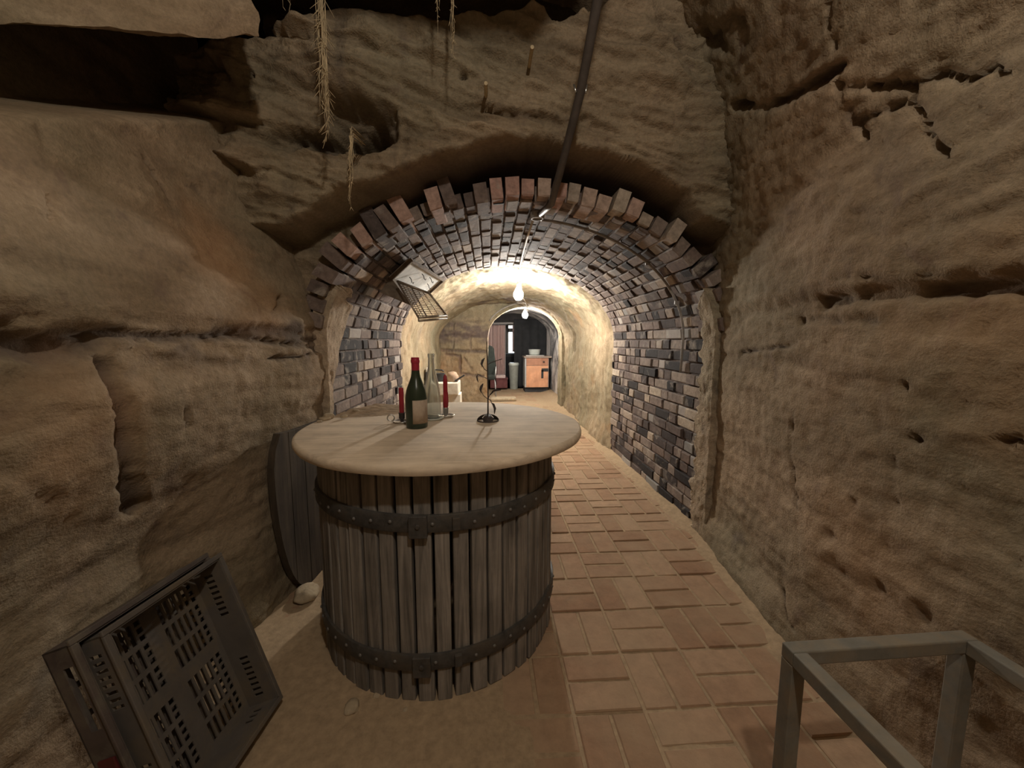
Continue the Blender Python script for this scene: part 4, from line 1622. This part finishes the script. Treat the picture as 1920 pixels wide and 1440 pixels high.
A = np.array(BULB_A)
sag = [jc + np.array([-0.02, 0.03, 0.0]), (0.272, 2.75, 1.925), (0.285, 3.2, 1.935), (0.30, 3.7, 1.93), (0.322, 4.1, 1.945), (0.338, 4.38, 1.93), A + np.array([0.004, -0.01, 0.150])]
cord = MB().tube(sag, 0.008, 8).build('power_cord', M['cord'], None, True)
tag(cord, 'white cord running along the brick vault crown to the nearer light bulb', 'cord')


def hanging_bulb(name, c, strength, r, label, socket_h=0.075):
    b = empty(name, c, label, 'light bulb')
    MB().lathe(smooth_profile([(0.0005, -r * 1.25), (r * 0.62, -r * 1.12), (r, -r * 0.35), (r * 0.98, r * 0.2), (r * 0.62, r * 0.9), (r * 0.42, r * 1.3), (0.0005, r * 1.32)], 30), n=24).build('bulb_glass', m_emit('lit_' + name, (1.0, 0.95, 0.86), strength), b, True)
    MB().lathe([(0.0005, r * 1.15), (0.018, r * 1.15), (0.020, r * 1.2), (0.020, r * 1.2 + socket_h * 0.6), (0.012, r * 1.2 + socket_h), (0.0005, r * 1.2 + socket_h)], n=18).build('lamp_socket', M['cord'], b, True)
    return b


hanging_bulb('light_bulb', BULB_A, BULB_A_STRENGTH, 0.058, 'bright hanging light bulb just past the brick vault, the nearer of two')
hanging_bulb('light_bulb', BULB_B, BULB_B_STRENGTH, 0.054, 'bright light bulb under the small arch, the farther of two', 0.05)
Bv = np.array(BULB_B)
c2 = MB().tube([A + np.array([0.026, 0.01, 0.135]), (0.42, 5.0, 1.79), (0.55, 5.8, 1.78), (0.65, 6.5, 1.72), (0.66, 6.75, 1.70), (0.67, 7.0, 1.715), (0.672, 7.15, 1.815), Bv + np.array([0, 0, 0.125])], 0.006, 8).build('lamp_cable', M['cord'], None, True)
tag(c2, 'thin cable strung from the nearer bulb to the farther bulb', 'cable')
arc = [(OPX + (OPA + 0.06) * math.cos(t), OPY - 0.05, OPS + (OPB + 0.06) * math.sin(t)) for t in np.linspace(math.radians(90), math.radians(150), 16)]
c3 = MB().tube(arc, 0.010, 8).build('arch_cable', M['conduit'], None, True)
tag(c3, 'grey cable following the upper left rim of the small arch', 'cable')

# ---------------------------------------------------------------- hanging roots on the rock face
def roots(name, x, y0, y1, Y, n, spread, label, tassel=0.0, seed=0):
    r_ = random.Random(seed)
    b = MB()
    a, z = on_y(x, y0, Y), on_y(x, y1, Y)
    high = y0 < 5
    if high:
        a = np.array([a[0], a[1] - 0.05, 3.09])
    for k in range(n):
        f1 = r_.uniform(0.80 if high else 0.55, 1.0)
        p0 = a + np.array([r_.uniform(-spread, spread), r_.uniform(-0.01, 0.01), r_.uniform(-0.05, 0.02)])
        p1 = a + (z - a) * f1 + np.array([r_.uniform(-spread, spread) * 0.7, r_.uniform(-0.015, 0.005), 0])
        pts = []
        for i in range(9):
            t = i / 8 if not high else (i / 8) ** 0.6
            pts.append(p0 + (p1 - p0) * t + np.array([r_.uniform(-1, 1), r_.uniform(-0.5, 0.5), 0]) * 0.006)
        if not high:
            pts[0] = pts[0] + np.array([0, 0.16, 0.0])
        b.tube(pts, [0.0016 * (1.2 - 0.9 * i / 8) for i in range(9)], 5)
        if tassel:
            for j in range(5):
                q = pts[r_.randint(4, 8)]
                b.tube([q, q + np.array([r_.uniform(-1, 1) * tassel, r_.uniform(-0.5, 0.2) * tassel, -r_.uniform(0.5, 1.5) * tassel])], [0.0013, 0.0006], 4)
    tag(b.build(name, M['root'], None, True), label, 'root', 'dry roots hanging on the rock face')


roots('hanging_root', 613, -10, 275, 1.66, 22, 0.020, 'thick tuft of pale dry roots hanging left of centre from the rock ceiling', 0.035, 1)
roots('hanging_root', 657, 215, 392, 1.72, 7, 0.008, 'thin root strand hanging to the right of the thick tuft, above the dark ledge', 0.012, 2)
roots('hanging_root', 850, -20, 108, 1.62, 9, 0.010, 'longer pale root strand at the top of the rock, right one of a pair', 0.012, 3)
roots('hanging_root', 823, -20, 80, 1.62, 6, 0.008, 'shorter pale root strand at the top of the rock, left one of a pair', 0.010, 4)
roots('hanging_root', 540, -20, 40, 1.60, 5, 0.025, 'faint wispy roots at the very top left beside the dark gap', 0.02, 5)
for (px, py, lab) in ((998, 88, 'small wooden peg driven into the rock face just left of the pipe'), (911, 156, 'small stub of wood in the rock face, left of the other peg')):
    a = on_y(px, py, 1.76)
    g = MB().tube([a, a + np.array([0, 0.13, 0.008])], 0.008, 8).build('wooden_peg', M['root'], None)
    tag(g, lab, 'peg')

# ---------------------------------------------------------------- wire rack hung on the left side of the vault
def vault_hit(px, py, off=0.0):
    r = ray(px, py)
    t = 1.5
    while t < 12:
        q = C0 + r * t
        if q[1] > 2.0:
            a, bb = ARA - off, ARB - off
            if ((q[0] - ARX) / a) ** 2 + (max(q[2] - ARS, 0) / bb) ** 2 > 1 and q[2] > ARS or q[0] < ARX - a or q[0] > ARX + a:
                return q
        t += 0.004
    return C0 + r * 4


wr = empty('wall_rack', (0, 0, 0), 'tilted white backed rack with a wire basket hung on the left of the brick vault', 'rack')
k0, k1, k2, k3 = [vault_hit(*q, 0.05) for q in ((769, 486), (830, 524), (803, 549), (731, 522))]
nrm = np.cross(k1 - k0, k3 - k0)
nrm /= np.linalg.norm(nrm)
if nrm @ (C0 - k0) < 0:
    nrm = -nrm
pl = MB().add([k0, k1, k2, k3, k0 - nrm * 0.012, k1 - nrm * 0.012, k2 - nrm * 0.012, k3 - nrm * 0.012],
              [(0, 1, 2, 3), (7, 6, 5, 4), (0, 4, 5, 1), (1, 5, 6, 2), (2, 6, 7, 3), (3, 7, 4, 0)])
tag(pl.build('back_panel', M['whitepanel'], wr), 'white board with small dark hooks')
fm = MB()
for a, b in ((k0, k1), (k3, k0), (k1, k2)):
    fm.bar(a + nrm * 0.008, b + nrm * 0.008, 0.016, 0.026, nrm)
fm.build('frame', M['rackwood'], wr)
for (u, v) in ((0.25, 0.62), (0.72, 0.55), (0.62, 0.22), (0.40, 0.25)):
    c = k0 + (k1 - k0) * u + (k3 - k0) * v + nrm * 0.004
    MB().tube([c, c + nrm * 0.02, c + nrm * 0.03 + np.array([0, 0, -0.016]), c + nrm * 0.045 + np.array([0, 0, -0.012]), c + nrm * 0.05 + np.array([0, 0, 0.004])], 0.003, 6).build('hook', M['blackiron'], wr, True)
s2 = on_y(768, 572, k3[1] - 0.10)
s3 = on_y(712, 548, k3[1] - 0.10)
sb = MB()
sb.add([k3, k2, s2, s3], [(0, 1, 2, 3)])
sbo = sb.build('side_board', M['rackwood'], wr)
sbo.modifiers.new('thick', 'SOLIDIFY').thickness = 0.010
yb = k3[1] - 0.14
g0, g1, g2, g3 = on_y(745, 527, yb), on_y(785, 596, yb - 0.12), on_y(838, 592, yb + 0.10), on_y(805, 550, yb + 0.02)
wb_ = MB()
for a, b in ((g0, g1), (g1, g2), (g2, g3), (g3, g0)):
    wb_.tube([a, b], 0.007, 6)
gm = g1 + (g2 - g1) * 0.28
gt = g0 + (g3 - g0) * 0.42
wb_.tube([gm, gt], 0.005, 6)
for t in np.linspace(0.06, 0.94, 15):
    wb_.tube([g0 + (g1 - g0) * t, gt + (gm - gt) * t], 0.0028, 5)
    wb_.tube([gt + (gm - gt) * t, g3 + (g2 - g3) * t], 0.0022, 5)
for t in (0.3, 0.6):
    wb_.tube([g0 + (gt - g0) * t, g1 + (gm - g1) * t], 0.0022, 5)
    wb_.tube([gt + (g3 - gt) * t, gm + (g2 - gm) * t], 0.0022, 5)
low = np.array([0, 0, -0.018])
wb_.tube([g1 + low, g2 + low], 0.007, 6)
wb_.tube([g1, g1 + low], 0.005, 6)
wb_.tube([g2, g2 + low], 0.005, 6)
wb_.build('wire_basket', M['wire'], wr, True)

# ---------------------------------------------------------------- white furniture behind the table, in the plastered tunnel
by = 4.75
def at(px, py, Y=by):
    return on_y(px, py, Y)


x0, x1 = -0.78, at(859, 715)[0]
zt, zb = at(850, 718)[2], at(850, 741)[2]
sk = empty('white_sink', ((x0 + x1) / 2, by + 0.2, 0), 'white block-like sink on supports behind the round table', 'sink')
d_ = 0.40
MB().box((0, 0, (zt + zb) / 2), (x1 - x0, d_, zt - zb)).build('basin', M['white'], sk, False, bevel=0.012)
for sx in (-1, 1):
    MB().box((sx * (x1 - x0) * 0.42, 0, zb / 2), (0.10, d_ * 0.7, zb)).build('leg', M['white'], sk, False, bevel=0.006)
xu0, xu1 = -0.84, at(803, 700, 5.15)[0]
zu = at(790, 690, 5.15)[2]
cu = empty('white_cupboard', ((xu0 + xu1) / 2, 5.27, 0), 'narrow white cupboard with a dark opening behind the green bottle', 'cupboard')
MB().box((0, 0, zu / 2), (xu1 - xu0, 0.2, zu)).build('body', M['white'], cu, False, bevel=0.006)
MB().box((-0.012, -0.105, zu - 0.15), (xu1 - xu0 - 0.05, 0.02, 0.19)).build('door', M['dark'], cu, False, bevel=0.003)
Yp = by + 0.2
q = at(824, 705, Yp)
pot = empty('cooking_pot', (q[0], Yp, zt), 'black pot with a raised handle standing on the white sink', 'pot')
MB().lathe([(0.0005, 0.0), (0.055, 0.0), (0.065, 0.02), (0.067, 0.10), (0.072, 0.105), (0.064, 0.105), (0.058, 0.02), (0.0005, 0.012)], n=28).build('body', M['dark'], pot, True)
MB().tube([(-0.066, 0, 0.09), (-0.045, 0, 0.15), (0.03, 0, 0.145), (0.055, 0, 0.13)], 0.010, 8).build('handle', M['dark'], pot, True)
q = at(849, 705, Yp)
o = stone('leather_bag', (q[0], Yp - 0.02, zt), (0.15, 0.14, 0.15), 5, 'crumpled brown bundle with a pale top on the white sink', None, 'brownbag')
o['category'] = 'bundle'
a, b = at(853, 712, Yp), at(869, 702, Yp)
g = MB().bar((a[0] + 0.01, Yp - 0.10, zt + 0.015), (b[0] + 0.02, Yp - 0.10, b[2]), 0.035, 0.02).build('wooden_stick', M['dark'], None, False, bevel=0.004)
tag(g, 'short dark stick poking out over the right end of the white sink', 'stick')
q = on_z(942, 750, 0.0)
g = MB().box((q[0] + 0.02, q[1] - 0.05, 0.035), (0.52, 0.30, 0.05)).build('stone_slab', M['stone'], None, False, bevel=0.012)
tag(g, 'flat pale stone slab lying on the tunnel floor before the small arch', 'slab')

# ---------------------------------------------------------------- far room
CY = 9.0
xa, xb = on_y(984, 700, CY)[0], on_y(1029, 700, CY)[0]
ztop = on_y(1000, 668, CY)[2]
cw = xb - xa
kc = empty('kitchen_cabinet', ((xa + xb) / 2, CY, 0), 'orange-fronted base cabinet with black plinth in the far passage', 'cabinet')
cd_ = 0.50
MB().box((0, cd_ / 2 + 0.01, (ztop - 0.04 + 0.12) / 2), (cw, cd_, ztop - 0.04 - 0.12)).build('carcass', M['greymetal'], kc, False, bevel=0.004)
MB().box((0, cd_ / 2 + 0.03, 0.06), (cw - 0.02, cd_ - 0.05, 0.12)).build('plinth', M['dark'], kc)
MB().box((0.02, cd_ / 2 - 0.005, ztop - 0.02), (cw + 0.08, cd_ + 0.05, 0.04)).build('worktop', M['worktop'], kc, False, bevel=0.005)
zd = 0.12 + (ztop - 0.16) * 0.74
dr = MB().box((0.01, -0.004, (zd + 0.008 + ztop - 0.045) / 2), (cw - 0.05, 0.022, ztop - 0.045 - zd - 0.008)).build('drawer', M['orange_dark'], kc, False, bevel=0.003)
MB().lathe([(0.012, 0), (0.02, 0.01), (0.02, 0.02), (0.0005, 0.024)], n=14).build('knob', M['blackiron'], dr, True)
kn = bpy.data.objects['knob']
kn.location = (cw * 0.28, -0.015, (zd + ztop - 0.04) / 2)
kn.rotation_euler = (math.pi / 2, 0, 0)
do = MB().box((0.01, -0.004, (0.125 + zd) / 2), (cw - 0.05, 0.022, zd - 0.125)).build('door', M['orange'], kc, False, bevel=0.003)
hd = MB()
hd.box((cw * 0.33, -0.018, zd - 0.10), (cw * 0.28, 0.012, 0.075))
hd.box((cw * 0.225, -0.018, zd - 0.20), (cw * 0.09, 0.012, 0.20))
hd.build('handle', M['dark'], do, False)
q = on_y(1001, 664, CY + 0.2)
ew_ = 0.12
pn = MB().lathe([(0.0005, 0.0), (0.10, 0.0), (0.13, 0.02), (0.145, 0.125), (0.150, 0.13), (0.140, 0.13), (0.12, 0.025), (0.0005, 0.015)], n=30).build('enamel_bowl', M['enamel'], None, True, auto=50)
pn.location = (on_y(1002, 660, CY + 0.25)[0], CY + 0.25, ztop + 0.025)
tag(pn, 'pale enamel bowl standing on the orange cabinet', 'bowl')
hp = MB().box((on_y(1002, 660, CY + 0.2)[0], CY + 0.22, ztop + 0.012), (0.44, 0.34, 0.024)).build('hot_plate', M['steel'], None, False, bevel=0.004)
tag(hp, 'flat metal tray under the enamel bowl on the cabinet', 'tray')

# wooden beam / curtain rail, curtains, dark hanging
RY = 10.35
r0_, r1_ = on_y(905, 607, RY), on_y(1003, 605, RY)
rail = MB().bar((r0_[0], RY, r0_[2]), (r1_[0], RY, r1_[2]), 0.03, 0.05).build('curtain_rail', M['sill'], None, False, bevel=0.004)
tag(rail, 'pale horizontal curtain rail across the far room', 'curtain rail')


def drape(name, xa, xb, z0, z1, Y, mat, folds, amp, label, cat='curtain', group=None, taper=0.0):
    U, V = grid(np.linspace(0, 1, folds * 10), np.linspace(0, 1, 30))
    X = xa + (xb - xa) * (U + taper * (1 - V) * (0.3 - U))
    P = np.stack([X, Y + amp * np.sin(U * folds * 2 * math.pi) * (0.5 + 0.5 * (1 - V)), z0 + (z1 - z0) * V], -1)
    o = sheet(name, P, mat, None, {})
    o.modifiers.new('thick', 'SOLIDIFY').thickness = 0.006
    return tag(o, label, cat, group)


zr = r0_[2] - 0.03
drape('curtain', on_y(900, 640, RY)[0], on_y(948, 640, RY)[0], 0.25, zr, RY + 0.02, M['curtain'], 7, 0.035, 'striped pink and brown curtain left of the far window', 'curtain', 'curtains in the far room')
drape('curtain', on_y(961, 640, RY + 0.1)[0], on_y(968, 640, RY + 0.1)[0], on_y(962, 660, RY)[2], zr, RY + 0.1, M['pinkcloth'], 2, 0.02, 'narrow pale curtain edge at the right of the far window', 'curtain', 'curtains in the far room')
DY = 9.95
drape('curtain', on_y(964, 640, DY)[0], on_y(1040, 640, DY)[0], 0.02, on_y(990, 598, DY)[2], DY, M['darkcloth'], 5, 0.025, 'large black hanging behind the orange cabinet', 'curtain', 'curtains in the far room')
Yb = 10.15
q0, q1 = on_y(953, 700, Yb)[0], on_y(967, 700, Yb)[0]
bh = on_y(960, 678, Yb)[2]
bn = empty('waste_bin', ((q0 + q1) / 2 + 0.02, 9.72, 0), 'grey-green bin with a pale lid left of the orange cabinet', 'bin')
MB().lathe([(0.10, 0), (0.125, bh * 0.9), (0.0005, bh * 0.9)], n=24).build('body', M['bin'], bn, True, auto=40)
MB().lathe([(0.13, bh * 0.9), (0.135, bh * 0.95), (0.12, bh * 0.99), (0.0005, bh)], n=24).build('lid', M['enamel'], bn, True, auto=40)
cbx = empty('dark_cupboard', (on_y(952, 690, 11.3)[0], 11.3, 0), 'black low cupboard beneath the far window', 'cupboard')
hb = on_y(955, 663, 11.3)[2]
MB().box((0, 0, hb / 2), (0.42, 0.4, hb)).build('body', M['dark'], cbx, False, bevel=0.01)
MB().box((0, -0.205, hb * 0.5), (0.36, 0.015, hb * 0.8)).build('door', M['darkcloth'], cbx, False, bevel=0.003)
# low table with cloths
ty = 9.75
ta, tb = on_y(926, 705, ty), on_y(948, 705, ty)
lt = empty('low_table', ((ta[0] + tb[0]) / 2 - 0.03, ty, 0), 'low table with dark red cover beside the dark armchair', 'table')
hz_ = on_y(935, 708, ty)[2]
MB().box((0, 0, hz_ / 2 + 0.02), (tb[0] - ta[0] + 0.14, 0.46, hz_ - 0.04)).build('cover', M['redcloth'], lt, False, bevel=0.02)
MB().box((0, 0, hz_ - 0.01), (tb[0] - ta[0] + 0.16, 0.5, 0.03)).build('tabletop', M['redcloth'], lt, False, bevel=0.006)
g = MB().box(((ta[0] + tb[0]) / 2, ty - 0.05, hz_ + 0.04), (tb[0] - ta[0] - 0.02, 0.30, 0.07)).build('folded_cloth', M['pinkcloth'], None, False, bevel=0.012)
tag(g, 'pale folded cloth lying on the low red table', 'cloth')
# armchair with dark green cover
ax_, ay_ = on_y(921, 690, 8.35)[0], 8.45
ac = empty('armchair', (ax_, ay_, 0), 'dark green covered chair with thin metal legs just beyond the small arch', 'chair')
bz = on_y(922, 648, 8.35)[2]
MB().box((-0.10, 0, 0.43), (0.36, 0.44, 0.11)).build('seat', M['greencloth'], ac, False, bevel=0.03)
bk = MB().prism([(-0.24, 0.40), (0.10, 0.40), (0.115, 0.62), (0.06, bz - 0.05), (0.0, bz), (-0.24, bz)], (0, 0.20, 0), (1, 0, 0), (0, 0, 1), 0.09)
bk.build('backrest', M['greencloth'], ac, False, bevel=0.03)
for sx in (-0.22, 0.08):
    for sy in (-0.18, 0.18):
        MB().tube([(sx, sy, 0.40), (sx + 0.02 * np.sign(sx), sy, 0.0)], 0.012, 8).build('leg', M['greymetal'], ac, True)
MB().tube([(0.08, -0.18, 0.40), (0.10, -0.2, 0.62), (0.10, 0.16, 0.64)], 0.014, 8).build('armrest', M['greymetal'], ac, True)
